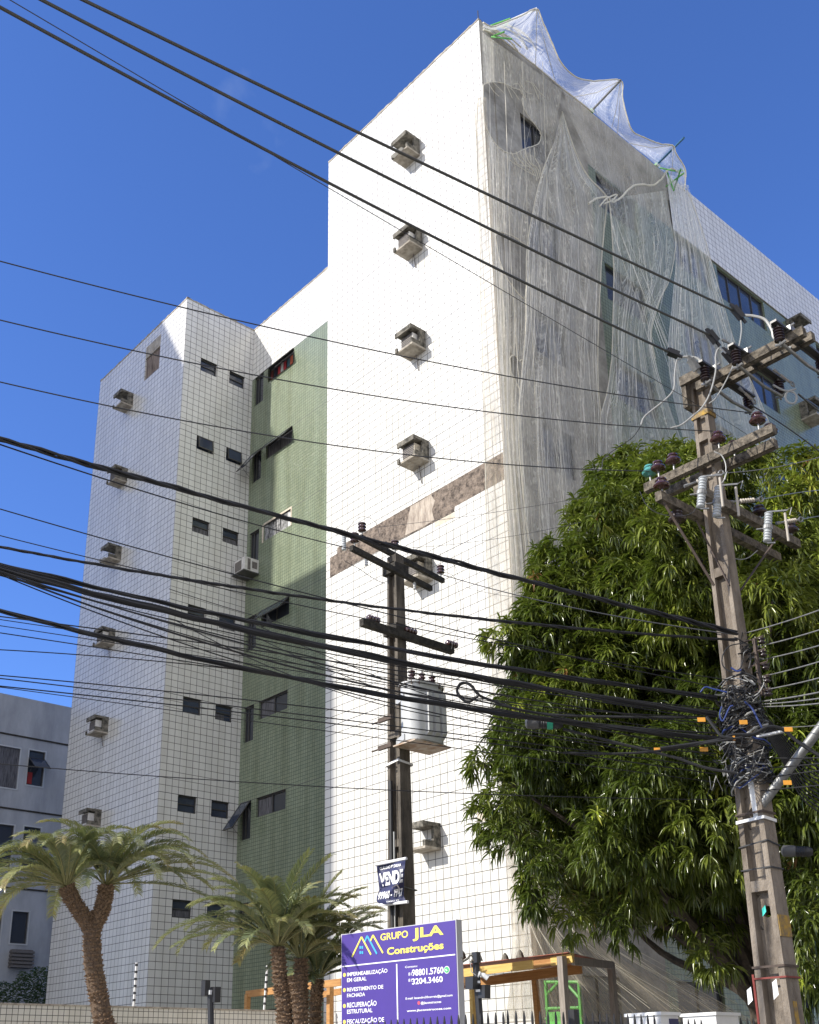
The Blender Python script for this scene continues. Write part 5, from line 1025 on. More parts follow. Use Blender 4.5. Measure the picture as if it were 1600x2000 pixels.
loop([(1452, 1256), (1425, 1262), (1412, 1280), (1412, 1300), (1428, 1312), (1445, 1306), (1452, 1290)], 10.6, .006, m_black, 'round loop of cable hanging on the shaft above the tangle', grp='loops on the right pole'); loop([(1428, 1304), (1440, 1311), (1448, 1308)], 10.55, .009, m_blue, 'short blue sleeve on the cable loop above the tangle', grp='loops on the right pole')
loop([(1368, 1352), (1378, 1342), (1395, 1346), (1420, 1352)], 10.5, .008, m_blue, 'blue cable kinking up at the left of the tangle', grp='loops on the right pole'); loop([(1410, 1380), (1406, 1395), (1412, 1408), (1425, 1382), (1432, 1378)], 10.5, .008, m_blue, 'blue cable loop on the left face of the shaft', grp='loops on the right pole')
loop([(1455, 1370), (1470, 1385), (1480, 1405), (1490, 1425)], 10.7, .010, m_blue, 'blue cable running down right of the shaft', grp='loops on the right pole'); loop([(1490, 1320), (1492, 1335), (1480, 1355), (1462, 1362), (1450, 1362)], 10.8, .006, m_wire_l, 'pale cable hooking down at the insulator rack', grp='loops on the right pole')
mb = MB(); a, b = Pd(1478, 1440, 10.9), Pd(1545, 1425, 10.9); mb.beam(a, b, .05, .02); build('cable_bracket', mb, m_wpaint, label='white horizontal bracket holding cables right of the right pole', cat='bracket')

# ------------------------------------------------------------------ mango tree: trunk, limbs, crown of leaf rosettes
SIL = [(1182, 915), (1205, 898), (1240, 905), (1268, 895), (1300, 885), (1330, 893), (1360, 910), (1410, 905), (1440, 893), (1480, 900), (1500, 915), (1530, 905), (1555, 895), (1600, 905), (1760, 1000), (1820, 1300), (1820, 1700), (1700, 1960), (1570, 1960), (1556, 1890), (1500, 1840), (1440, 1850), (1410, 1880), (1360, 1880), (1300, 1820), (1235, 1798), (1200, 1835), (1165, 1815), (1110, 1800), (1060, 1770),
       (1036, 1740), (1040, 1700), (1000, 1670), (945, 1608), (958, 1560), (935, 1500), (940, 1450), (965, 1400), (975, 1340), (990, 1310), (968, 1290), (985, 1245), (1020, 1210), (1040, 1170), (1050, 1110), (1110, 1080), (1130, 1030), (1150, 970), (1170, 935)]
tc_ = Pd(1385, 1400, 15.6); tc = np.array(tc_); AX = np.array([3.5, 3.5, 3.75]); rr_ = np.random.RandomState(12)
tree = thing('mango_tree', (tc[0] + .3, tc[1] + .2, 0), 'big dark green mango tree filling the right side behind the pole', 'tree')
def camdir(p): v = np.array(p) - np.array([0, 0, EYE]); return v / np.linalg.norm(v)
blobs = []
for _ in range(9000):
    v = rr_.normal(size=3); v /= np.linalg.norm(v); rad = rr_.uniform(.52, 1.06); R_ = rr_.uniform(.34, .80)
    c = tc + v * AX * rad
    if c[2] < 1.2: continue
    x, y = proj(c); dist = np.linalg.norm(c - np.array([0, 0, EYE])); rp = R_ * F_PX / dist * .90
    if not all(inpoly(x + rp * math.cos(a), y + rp * math.sin(a), SIL) for a in np.arange(0, 6.28, .52)): continue
    if c[0] < XE + .9 + R_: continue
    if any(np.linalg.norm(c - b[0]) < .40 * (R_ + b[1]) for b in blobs): continue
    blobs.append((c, R_))
    if len(blobs) > 330: break
# small outlying sprays that break the outline
for x, y, dd, R_ in ((1100, 1105, 13.7, .42), (1145, 1045, 13.8, .44), (1190, 975, 14.0, .40), (1080, 1155, 13.6, .38), (1205, 1010, 13.8, .5), (1245, 960, 14.0, .46), (1300, 950, 14.0, .5), (1150, 1110, 13.6, .5), (1025, 1260, 13.5, .36), (1065, 1225, 13.5, .42), (1120, 1170, 13.5, .45), (1215, 935, 14.2, .3), (1165, 1000, 13.9, .36), (1260, 1050, 13.6, .5), (1385, 915, 14.2, .42), (1425, 905, 14.2, .36), (1352, 905, 14.2, .30), (1290, 915, 14.4, .35), (1215, 915, 14.6, .28), (1450, 910, 14.2, .32), (1590, 925, 13.8, .34), (985, 1245, 13.4, .24), (1172, 925, 14.5, .22), (1240, 900, 14.6, .25), (1325, 888, 14.8, .22), (1480, 905, 14.8, .25), (1555, 925, 13.8, .35), (1520, 1000, 13.6, .3), (1575, 985, 13.6, .35), (940, 1490, 13.6, .2), (950, 1600, 13.6, .26), (1050, 1755, 13.2, .22), (1035, 1725, 13.3, .15), (1120, 1790, 13.4, .25), (1215, 1805, 13.4, .24), (1395, 1870, 13.6, .26), (1580, 1890, 12.6, .34), (1585, 1800, 12.4, .4), (1590, 1700, 12.6, .4), (1570, 1600, 12.8, .35), (1560, 1940, 12.8, .2), (1040, 1190, 13.5, .2), (1075, 1100, 13.9, .25), (1010, 1400, 13.4, .3), (985, 1560, 13.4, .3), (1000, 1640, 13.3, .28), (1060, 1690, 13.2, .3)):
    blobs.append((Pd(x, y, dd), R_))
# one leaf: folded, tapering, drooping; 3 segments x 2 halves
def leaf_template():
    L = [(0, .06), (.28, .85), (.62, 1.0), (1.0, .02)]; vs = []; 
    for t, w_ in L: z = -.22 * t * t; vs += [(t, -w_ * .5, z + .10 * w_), (t, 0, z), (t, w_ * .5, z + .10 * w_)]
    fs = []
    for i in range(3): b = i * 3; fs += [(b, b + 1, b + 4, b + 3), (b + 1, b + 2, b + 5, b + 4)]
    return np.array(vs), np.array(fs)
LV, LF = leaf_template()
def leaves(dirs, base, length, width, roll):
    """dirs (N,3) unit, base (N,3): vectorised placement of the leaf template"""
    N = len(dirs); up = np.tile(np.array([0, 0, 1.]), (N, 1)); sd_ = np.cross(dirs, up); sd_ /= np.maximum(np.linalg.norm(sd_, axis=1, keepdims=True), 1e-5); un_ = np.cross(sd_, dirs)
    cr, sr = np.cos(roll)[:, None], np.sin(roll)[:, None]; s2 = sd_ * cr + un_ * sr; u2 = -sd_ * sr + un_ * cr
    V = base[:, None, :] + LV[None, :, 0, None] * dirs[:, None, :] * length[:, None, None] + LV[None, :, 1, None] * s2[:, None, :] * width[:, None, None] + LV[None, :, 2, None] * u2[:, None, :] * length[:, None, None] * np.array([1.])[None, :, None] 
    V[:, :, 2] -= (LV[None, :, 0] ** 2) * length[:, None] * .30
    F = LF[None] + (np.arange(N) * len(LV))[:, None, None]; return V.reshape(-1, 3), F.reshape(-1, 4)
DI, BA, LE, WI, TI = [], [], [], [], []
for c, R_ in blobs:
    out = (c - tc); depth = np.linalg.norm(out / AX)
    n = int(66 * (R_ / .5) ** 2) + 7; hue = rr_.uniform(0, 1); x, y = proj(c)
    for k in range(n):
        v = rr_.normal(size=3); v /= np.linalg.norm(v); v = v + out / max(np.linalg.norm(out), .1) * .35 + np.array([0, 0, .18]); v /= np.linalg.norm(v)
        p = c + v * R_ * rr_.uniform(.55, 1.05); m_ = rr_.randint(9, 14); ax = v * .75 + np.array([0, 0, .12]) + rr_.normal(size=3) * .2; ax /= np.linalg.norm(ax)
        e = np.cross(ax, [0.1, .2, 1.]); e /= np.linalg.norm(e); f_ = np.cross(ax, e); a0 = rr_.uniform(0, 6.28)
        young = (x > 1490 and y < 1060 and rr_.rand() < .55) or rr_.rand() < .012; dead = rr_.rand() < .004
        for q in range(m_):
            a = a0 + q * 2.4; sp_ = rr_.uniform(.35, 1.25); d = ax * math.cos(sp_) + (e * math.cos(a) + f_ * math.sin(a)) * math.sin(sp_); d = d + np.array([0, 0, -.28]); d /= np.linalg.norm(d)
            DI.append(d); BA.append(p + ax * rr_.uniform(-.05, .03)); LE.append(rr_.uniform(.095, .205)); WI.append(rr_.uniform(.020, .033))
            TI.append((.97 if dead else (.80 + rr_.uniform(-.06, .06) if young else np.clip(.10 + .35 * hue + rr_.uniform(-.1, .2) + .20 * (y < 1250), 0, .68))))  # leaves high in the crown tinted lighter, sunlight put into the colour
DI, BA, LE, WI, TI = map(np.array, (DI, BA, LE, WI, TI))
V, F = leaves(DI, BA, LE, WI, rr_.uniform(-.6, .6, len(DI)))
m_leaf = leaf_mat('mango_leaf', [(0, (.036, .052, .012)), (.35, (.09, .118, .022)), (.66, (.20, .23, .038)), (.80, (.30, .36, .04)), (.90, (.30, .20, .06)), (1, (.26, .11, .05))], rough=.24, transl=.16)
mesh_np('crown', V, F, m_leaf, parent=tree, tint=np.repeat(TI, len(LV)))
mb = MB(); base = np.array([tc[0] + .3, tc[1] + .2, 0]); mb.tube(spline([base, base + [0, 0, 1.2], base + [-.1, .1, 2.4]], 5), [.34, .32, .31, .30, .29, .28, .28, .27, .27, .27, .26], 12)
for c, R_ in blobs[::6]:
    k0 = base + [-.1, .1, rr_.uniform(1.8, 2.5)]; md = k0 * .45 + c * .55 + rr_.normal(size=3) * .2; md[2] += .15; P = spline([k0, k0 * .75 + md * .25 + [0, 0, .3], md, c], 5); mb.tube(P, list(np.linspace(.12, .012, len(P))), 6)
build('trunk', mb, m_trunk, tree, smooth=True)
mb = MB(); mb.tube([Pd(1040, 1765, 13.3), Pd(1075, 1735, 13.5), Pd(1110, 1700, 13.8), Pd(1180, 1650, 14.3)], [.008, .012, .016, .022], 6); build('branch', mb, m_trunk, tree, smooth=True)

# ------------------------------------------------------------------ cycads
m_frond = leaf_mat('cycad_frond', [(0, (.07, .095, .055)), (.4, (.17, .205, .11)), (.75, (.34, .35, .15)), (1, (.30, .24, .10))], rough=.22, transl=.18, tcol=(.3, .35, .05))
def cycad_trunk(path, r0, r1, parent, name='trunk', seed=1):
    rs = random.Random(seed); P = spline(path, 8); n = len(P); mb = MB(); mb.tube(P, [(r0 + (r1 - r0) * i / (n - 1)) * (1 + .05 * math.sin(i * 1.9)) for i in range(n)], 14)
    t = build(name, mb, m_bark, parent, smooth=True); mb = MB()
    for i in range(n - 1):
        a, b = np.array(P[i]), np.array(P[i + 1]); L = np.linalg.norm(b - a); ax = (b - a) / L; e = np.cross(ax, [0, 1., .1]); e /= np.linalg.norm(e); f_ = np.cross(ax, e); R_ = r0 + (r1 - r0) * i / (n - 1)
        for rg in range(max(1, int(L / .045))):
            for q in range(16):
                an = q * 6.283 / 16 + rg * .2 + i * .5 + rs.uniform(-.12, .12); o = e * math.cos(an) + f_ * math.sin(an); s_ = np.cross(ax, o); c = a + ax * (rg * .045 + rs.uniform(0, .02)) + o * R_ * .93
                w_ = .020 * rs.uniform(.7, 1.2); l = .030 * rs.uniform(.6, 1.4); tip = c + o * l + ax * l * rs.uniform(.1, .9)
                mb.add([c - s_ * w_ - ax * .012, c + s_ * w_ - ax * .012, c + s_ * w_ * .8 + ax * .018, c - s_ * w_ * .8 + ax * .018, tip - s_ * w_ * .5, tip + s_ * w_ * .5], [(0, 1, 5, 4), (3, 2, 1, 0), (4, 5, 2, 3), (1, 2, 5), (0, 4, 3)])
    build('leaf_base_scales', mb, m_scale, t, kind='stuff'); return np.array(P[-1])
def fronds(head, specs, parent, seed, tint0=.35):
    """specs: (azimuth deg, elevation deg, length, droop)"""
    rs = np.random.RandomState(seed)
    specs = list(specs) + [(az + rs.uniform(8, 24) * rs.choice([-1, 1]), min(84, el + rs.uniform(-10, 16)), Lf * rs.uniform(.75, .98), droop * rs.uniform(.8, 1.15)) for az, el, Lf, droop in specs if el > 22]
    for az, el, Lf, droop in specs:
        a = math.radians(az); e0 = math.radians(el); h = np.array([math.cos(a), math.sin(a), 0]); n = 80; P = []; p = head + h * .04 + np.array([0, 0, .02]); ang = e0
        for i in range(n):
            P.append(p.copy()); p = p + (h * math.cos(ang) + np.array([0, 0, math.sin(ang)])) * Lf / n; ang -= droop / n * (1.5 * i / n + .25)
        P = np.array(P); sdv = np.array([-h[1], h[0], 0]); Vs, Fs, T = [], [], []; mbr = MB(); mbr.tube(P[::5], list(np.linspace(.011, .003, len(P[::5]))), 5)
        t0 = np.clip(tint0 + rs.uniform(-.2, .25), 0, 1); tw = rs.uniform(-.35, .35)
        for i in range(12, n - 1):
            t = i / n; ax = P[min(i + 1, n - 1)] - P[i - 1]; ax /= np.linalg.norm(ax); un = np.cross(sdv, ax); un = un if un[2] > 0 else -un; l = .175 * (math.sin(min(1, (t - .12) * 2.2) * 1.57)) * (1 - .55 * max(0, t - .6) / .4) + .02
            for sg in (-1, 1):
                d = sdv * sg * math.cos(tw * sg) * .80 + ax * (.45 + .5 * t) + un * (.22 + rs.uniform(-.12, .12)) + np.array([0, 0, .02]); d /= np.linalg.norm(d); wv = ax * .0082; b = P[i] + rs.normal(size=3) * .003; mid = b + d * l * .6 + un * .008; tip = b + d * l + np.array([0, 0, -.022 * l / .15]); k = len(Vs)
                Vs += [b - wv, b + wv, mid + wv, mid - wv, tip + wv * .25, tip - wv * .25]; Fs += [(k, k + 1, k + 2, k + 3), (k + 3, k + 2, k + 4, k + 5)]; tt = np.clip(t0 + rs.uniform(-.1, .15) + .25 * (t > .85), 0, 1); T += [tt] * 6
        b0 = len(Vs); Vs += [np.array(v) for v in mbr.v]; Fs += [tuple(b0 + q for q in f) for f in mbr.f if len(f) == 4]; T += [.85] * len(mbr.v)
        mesh_np('frond', np.array(Vs), np.array(Fs), m_frond, parent=parent, tint=T)
def spec_ring(n, seed, Lf, el0=12, el1=78, droop=(1.0, 1.9)):
    rs = random.Random(seed); out = []
    for k in range(n):
        f = k / n; out.append((k * 137.5 + rs.uniform(-8, 8), el0 + (el1 - el0) * f ** 1.0 + rs.uniform(-6, 6), Lf * rs.uniform(.82, 1.08), rs.uniform(*droop)))
    return out
DL = 16.0; KL = DL / 13.0
c0 = thing('cycad', Pd(205, 1995, DL) * np.array([1, 1, 0]), 'tall forked cycad at the lower left with two feathery heads', 'cycad', 'cycads')
fork = Pd(180, 1805, DL); gnd = np.array(Pd(222, 2200, DL)); gnd[2] = 0
cycad_trunk([gnd, Pd(215, 2060, DL), Pd(200, 1985, DL), Pd(182, 1880, DL), fork], .112 * KL, .092 * KL, c0, seed=1)
hA = cycad_trunk([fork - np.array([0, 0, .06]), Pd(160, 1785, DL), Pd(140, 1755, DL), Pd(130, 1732, DL)], .084 * KL, .080 * KL, c0, 'left_limb', 2) if False else cycad_trunk([fork - np.array([0, 0, .06]), Pd(160, 1785, DL), Pd(140, 1755, DL), Pd(130, 1732, DL)], .084 * KL, .080 * KL, c0, 'limb', 2)
hB = cycad_trunk([fork - np.array([0, 0, .06]), Pd(196, 1785, DL + .06), Pd(205, 1755, DL + .1), Pd(207, 1730, DL + .1)], .084 * KL, .080 * KL, c0, 'limb', 3)
# world azimuth of picture-right is about (0.66, 0.75)
RA = math.degrees(math.atan2(M[1, 0], M[0, 0]))
fronds(hA, [(RA + 180 + q, e, l * KL, dr) for q, e, l, dr in ((0, 30, 1.25, 1.9), (12, 18, 1.35, 1.5), (-14, 46, 1.2, 2.2), (25, 38, 1.2, 2.2), (-30, 20, 1.2, 1.7), (40, 55, 1.15, 2.4), (-50, 60, 1.1, 2.4), (60, 28, 1.0, 1.9), (75, 62, 1.1, 2.2), (-80, 40, 1.1, 2.0), (100, 66, 1.05, 2.2), (-110, 62, 1.0, 2.0), (130, 72, 1.05, 2.0), (-140, 70, 1.0, 2.1), (165, 75, 1.1, 1.9), (0, 68, 1.15, 2.4), (-20, 8, 1.1, 1.0), (30, 8, 1.0, 1.0), (-65, 14, 1.0, 1.4), (180, 55, .8, 2.2))], c0, 31, .55)
fronds(hB, [(RA + q, e, l * KL, dr) for q, e, l, dr in ((0, 26, 1.55, 1.25), (8, 34, 1.40, 1.3), (-10, 14, 1.65, .9), (14, 6, 1.35, .8), (-25, 40, 1.3, 1.6), (30, 52, 1.2, 1.9), (-45, 30, 1.2, 1.7), (55, 62, 1.15, 1.9), (-70, 60, 1.15, 2.1), (80, 40, 1.05, 1.9), (105, 72, 1.1, 1.9), (-120, 68, 1.1, 2.1), (140, 66, 1.1, 2.0), (-150, 76, 1.15, 1.8), (180, 66, 1.0, 2.3), (20, 76, 1.2, 1.6), (-15, 62, 1.25, 1.9), (-5, 48, 1.3, 1.7), (165, 42, .85, 2.1), (-90, 20, .9, 1.5))], c0, 32, .5)
def simple_cycad(base_px, mid_px, top_px, d, r0, r1, lab, specs, seed, tint, stump=None):
    c = thing('cycad', Pd(*base_px, d) * np.array([1, 1, 0]), lab, 'cycad', 'cycads'); g_ = np.array(Pd(*base_px, d)); g_[2] = 0
    h = cycad_trunk([g_, Pd(*base_px, d), Pd(*mid_px, d), Pd(*top_px, d)], r0, r1, c, seed=seed); fronds(h, specs, c, seed + 50, tint)
    if stump: cycad_trunk([np.array(Pd(*stump[0], d - .05)), Pd(*stump[1], d - .05), Pd(*stump[2], d - .05)], r0 * .85, r0 * .8, c, 'stump', seed + 7)
    return c
simple_cycad((556, 1998), (548, 1920), (543, 1850), 14.6, .105, .085, 'tallest middle cycad with a leaning stub beside its trunk and long fronds reaching left',
    [(RA + 180 + q, e, l, dr) for q, e, l, dr in ((0, 34, 1.75, 1.7), (6, 20, 1.35, 1.0), (-10, 46, 1.4, 1.7), (18, 56, 1.35, 1.6), (-28, 40, 1.3, 1.9), (35, 66, 1.3, 1.3), (-60, 60, 1.2, 1.8), (60, 74, 1.25, 1.2), (90, 70, 1.2, 1.4), (-95, 70, 1.2, 1.6), (180, 64, 1.25, 1.6), (160, 74, 1.35, .8), (-160, 52, 1.2, 1.9), (140, 56, 1.2, 1.7), (-130, 76, 1.2, 1.2), (-20, 70, 1.3, 1.4), (10, 80, 1.2, .8), (175, 40, 1.0, 1.8), (40, 26, 1.0, 1.6), (-50, 18, 1.0, 1.3), (120, 40, 1.0, 1.8), (-5, 60, 1.4, 1.7))], 41, .45, stump=((592, 2050), (582, 1960), (574, 1905)))
simple_cycad((588, 1998), (588, 1930), (588, 1872), 15.0, .10, .08, 'second middle cycad, its upright green fronds spreading over the white corner', [(RA + q, e, l, dr) for q, e, l, dr in ((0, 56, 1.3, 1.3), (10, 70, 1.3, 1.1), (-12, 42, 1.25, 1.4), (40, 62, 1.2, 1.5), (-45, 56, 1.2, 1.7), (80, 72, 1.2, 1.4), (-85, 66, 1.15, 1.6), (120, 74, 1.2, 1.3), (-130, 68, 1.15, 1.6), (165, 62, 1.1, 1.8), (180, 76, 1.2, 1.2), (-160, 48, 1.0, 1.9), (20, 26, .9, 1.5), (-30, 24, .9, 1.5), (0, 80, 1.25, .7))], 42, .55)
simple_cycad((616, 1998), (618, 1950), (621, 1912), 16.0, .09, .07, 'smallest and rightmost cycad with drooping grey-green fronds beside the sign', [(RA + q, e, l, dr) for q, e, l, dr in ((0, 50, .95, 1.9), (20, 64, 1.15, 1.6), (-20, 40, .95, 1.9), (50, 58, 1.0, 1.8), (-55, 56, 1.0, 1.9), (90, 66, 1.0, 1.8), (-95, 60, 1.0, 1.9), (140, 60, .9, 1.9), (-145, 62, .9, 1.9), (180, 50, .8, 2.0), (-10, 72, 1.3, 1.1), (8, 66, 1.35, 1.0), (0, 24, .7, 1.6), (-120, 30, .7, 1.7))], 43, .2)

# ------------------------------------------------------------------ boundary wall, spikes, shrub
XW = -18.8; zw = Px(310, 1970, XW)[2]
mb = MB(); mb.box(XW - .18, -2, 0, XW, YF - .02, zw); bw = build('boundary_wall', mb, m_wtile, label='low cream-tiled boundary wall along the bottom left', cat='wall', loc=(XW, 7, 0))
mb = MB(); mb.box(XW - .19, -2, zw, XW + .012, YF - .02, zw + .03); build('coping', mb, m_slab, bw)
for pa, pb, lab in (((261, 1968), (267, 1880), 'black and white banded electric-fence rod at the left, by the wing corner'), ((516, 1974), (522, 1886), 'black and white banded electric-fence rod by the green recess')):
    a, b = Vector(Px(*pa, XW - .09)), Vector(Px(*pb, XW - .09)); a.z = zw + .03; t = thing('fence_rod', a, lab, 'fence rod', 'electric fence rods'); mb = MB(); mb.tube([a, b], .022, 8); build('rod', mb, m_wpaint, t)
    for k in range(6):
        q = a + (b - a) * (.12 + .16 * k); mb = MB(); mb.tube([q, q + (b - a) * .05], .028, 8); mb.tube([q, q + Vector((.04, 0, .01))], .012, 6); build('wire_insulator', mb, m_closure, t)
sh = thing('shrub', (-34, 13, 0), 'dark clipped bush behind the boundary wall at the lower left', 'shrub'); rs_ = np.random.RandomState(3); B_ = []
for _ in range(5200):
    x, y = rs_.uniform(-60, 96), rs_.uniform(1885, 1990)
    if y < 1905 + 40 * math.sin(x * .05 + 1) * .4 + 18 * noise.noise(Vector((x * .06, 1, 1))) : continue
    B_.append(Px(x, y, rs_.uniform(-35.5, -33.5)))
B_ = np.array(B_); dd_ = rs_.normal(size=B_.shape); dd_[:, 2] = np.abs(dd_[:, 2]) * .5; dd_ /= np.linalg.norm(dd_, axis=1, keepdims=True)
V, F = leaves(dd_, B_, rs_.uniform(.07, .14, len(B_)), rs_.uniform(.03, .06, len(B_)), rs_.uniform(-1, 1, len(B_)))
mesh_np('foliage', V, F, leaf_mat('shrub_leaf', [(0, (.015, .03, .012)), (.6, (.03, .055, .02)), (1, (.12, .16, .03))], rough=.5), parent=sh, tint=np.repeat(np.clip(rs_.normal(.3, .18, len(B_)), 0, 1), len(LV)))

# ------------------------------------------------------------------ contractor sign
YS = 9.0
SH = ray(-1722, 2142)[:2]; SH = -SH / np.linalg.norm(SH); SN = np.array([SH[1], -SH[0]]); S0 = Py(890, 1795.5, YS)[:2]
def PS(x, y, o=0):
    p = line_hit(S0, SH, (x, y)); return p if not o else np.array([p[0] + SN[0] * o, p[1] + SN[1] * o, p[2]])
sg = thing('contractor_sign', Py(778, 1995, YS) * np.array([1, 1, 0]), 'large purple contractor sign with yellow and white lettering on two posts', 'sign')
s0, s1 = PS(667, 1825), PS(891, 1795.5); stop = (s0[2] + s1[2]) / 2; sbot = 1.35; SL = np.linalg.norm((s1 - s0)[:2])
def sbox(u0, u1, o0, o1, z0, z1):
    c = []
    for z in (z0, z1):
        for u, o in ((u0, o0), (u1, o0), (u1, o1), (u0, o1)): q = s0[:2] + SH * u + SN * o; c.append((q[0], q[1], z))
    return MB().hexa(c)
pn = build('panel', sbox(0, SL, 0, -.10, sbot, stop), m_sign_e, sg)
build('printed_face', sbox(.01, SL - .012, .004, .0005, sbot + .01, stop - .01), m_sign, pn)
for xx in (.3, SL - .3): build('post', sbox(xx - .05, xx + .05, -.102, -.20, 0, stop - .1), m_wood_g, sg)
def text(s, bl, tr, m_, Y, parent, name='lettering', bold=.0, slab=None):
    a, b = PS(*bl, Y), PS(*tr, Y); cu = D.curves.new('text', 'FONT'); cu.body = s; cu.size = 1; cu.offset = bold; cu.extrude = 0; cu.resolution_u = 3
    ob_ = D.objects.new('text', cu); COL.objects.link(ob_); dg = bpy.context.evaluated_depsgraph_get(); me = D.meshes.new_from_object(ob_.evaluated_get(dg)); D.objects.remove(ob_); D.curves.remove(cu)
    v = np.array([q.co[:] for q in me.vertices]); f = [tuple(p.vertices) for p in me.polygons]; D.meshes.remove(me)
    mn, mxx = v.min(0), v.max(0); V_ = [(a[0] + (q[0] - mn[0]) / (mxx[0] - mn[0]) * (b[0] - a[0]), a[1] + (q[0] - mn[0]) / (mxx[0] - mn[0]) * (b[1] - a[1]), a[2] + (q[1] - mn[1]) / (mxx[1] - mn[1]) * (b[2] - a[2])) for q in v]
    mb = MB(); mb.add(V_, f); return build(name, mb, m_, parent)
YT = .007
for s_, bl, tr, m_, bd in (('GRUPO', (744, 1837.6), (797.8, 1816.8), m_yel, .02), ('JLA', (807, 1838.8), (866.6, 1805.6), m_yel, .03), ('Construções', (757, 1869), (867, 1838), m_yel, .03),
    ('IMPERMEABILIZAÇÃO', (678.9, 1909), (757.6, 1890), m_wht, .015), ('EM GERAL', (678.9, 1918.5), (716.7, 1907.3), m_wht, .015), ('REVESTIMENTO DE', (678.9, 1937), (749.5, 1923.3), m_wht, .015), ('FACHADA', (678.9, 1948.4), (713.9, 1938), m_wht, .015),
    ('RECUPERAÇÃO', (678.9, 1970.5), (736.4, 1952), m_wht, .015), ('ESTRUTURAL', (678.9, 1980.4), (728.3, 1968.6), m_wht, .015), ('FISCALIZAÇÃO DE', (678.9, 2002), (751, 1984.5), m_wht, .015),
    ('Contato:', (792.2, 1891), (816.3, 1884.6), m_wht, .01), ('81', (798.8, 1905.8), (804.9, 1899), m_wht, .0), ('98801.5760', (805.8, 1906.9), (867, 1887.6), m_wht, .02), ('81', (798.8, 1917.8), (804.9, 1911.3), m_wht, .0), ('3204.3460', (805.8, 1923.3), (865.5, 1905.8), m_wht, .02),
    ('E-mail: leoandro20correia@gmail.com', (793.3, 1954), (884.7, 1941.0), m_wht, .015), ('@jlaconstrucoes', (822.8, 1963), (862.6, 1953.5), m_wht, .015), ('www.jlaconstrucoes.com', (795.5, 1978), (881.9, 1966.5), m_wht, .02)):
    text(s_, bl, tr, m_, YT, sg, bold=bd)
def line2(pts, wpx, m_, name, Y=.007, parent=None):
    P = [PS(*q, Y) for q in pts]; mb = MB()
    for a, b in zip(P[:-1], P[1:]): mb.beam(a, b, .003, wpx, up=(0, -1, 0)) if False else mb.beam(a, b, wpx, .003, up=(SN[0], SN[1], 0))
    return build(name, mb, m_, parent or sg)
line2([(670, 1888), (890, 1864.4)], .014, m_wht, 'divider_line'); line2([(775.8, 1882.8), (778, 2000)], .018, m_wht, 'divider_line')
line2([(688.5, 1869), (707, 1830), (725.5, 1864.5)], .022, m_yel, 'house_logo_gable'); line2([(713.5, 1839), (718.2, 1828), (737, 1863)], .022, m_cyan, 'house_logo_roof'); line2([(724.5, 1838), (729.5, 1826.5), (749, 1861.5)], .022, m_yel, 'house_logo_gable')
for cx_ in (704.8, 708.8):
    for cy_ in (1850.5, 1860.5): line2([(cx_ - 1.4, cy_ + .3), (cx_ + 1.4, cy_ - .3)], .032, m_cyan, 'house_logo_window')
def disk(px, r, m_, name, Y=.007, parent=None):
    c = PS(*px, Y); mb = MB(); n = 20; mb.add([(c[0] + SH[0] * r * math.cos(6.283 * k / n), c[1] + SH[1] * r * math.cos(6.283 * k / n), c[2] + r * math.sin(6.283 * k / n)) for k in range(n)], [tuple(range(n))]); return build(name, mb, m_, parent or sg)
for q in ((673.6, 1904.2), (673.6, 1933.8), (673.6, 1964.8), (673.6, 1996)): disk(q, .024, m_yel, 'bullet_dot')
disk((873.6, 1894.2), .042, m_wht, 'phone_icon_rim'); disk((873.6, 1894.2), .034, m_wa, 'phone_icon', Y=YT + .003); line2([(872.2, 1892.8), (873, 1895), (875.2, 1896)], .012, m_wht, 'phone_icon_handset', Y=YT + .006); disk((818.9, 1959), .020, m_red, 'camera_icon')

# for-sale banner on the middle pole
YB2 = QC[1] - .30
bn = thing('sale_banner', Py(765, 1765, YB2), 'crumpled navy for-sale banner tied to the middle pole', 'banner')
cor = {'tl': (735.5, 1690), 'tr': (792.5, 1679), 'br': (795, 1759), 'bl': (737, 1767)}
def bpt(u, v, o=0):
    Lx = lerp_poly([(735.5, 1691), (738, 1712), (741, 1738), (736, 1752), (735.5, 1760), (742, 1767)], v); Rx = lerp_poly([(792, 1680), (790, 1700), (789, 1730), (788.5, 1750), (793, 1760)], v); q = Lx + (Rx - Lx) * u
    dy = .05 * math.sin(u * 5 + v * 3) + .06 * max(0, 1 - abs(v - .56) * 8) * math.sin(u * 6.3) + .02 * noise.noise(Vector((u * 5, v * 7, 2)))
    return Py(q[0], q[1], YB2 + dy - o)
def bgrid(name, u0, u1, v0, v1, m_, o, nu=26, nv=34):
    mb = MB(); mb.v = [tuple(map(float, bpt(u0 + (u1 - u0) * i / nu, v0 + (v1 - v0) * j / nv, o))) for j in range(nv + 1) for i in range(nu + 1)]; mb.f = [(j * (nu + 1) + i, (j + 1) * (nu + 1) + i, (j + 1) * (nu + 1) + i + 1, j * (nu + 1) + i + 1) for j in range(nv) for i in range(nu)]; return build(name, mb, m_, bn, smooth=True)
bgrid('cloth', 0, 1, 0, 1, m_banner, 0)
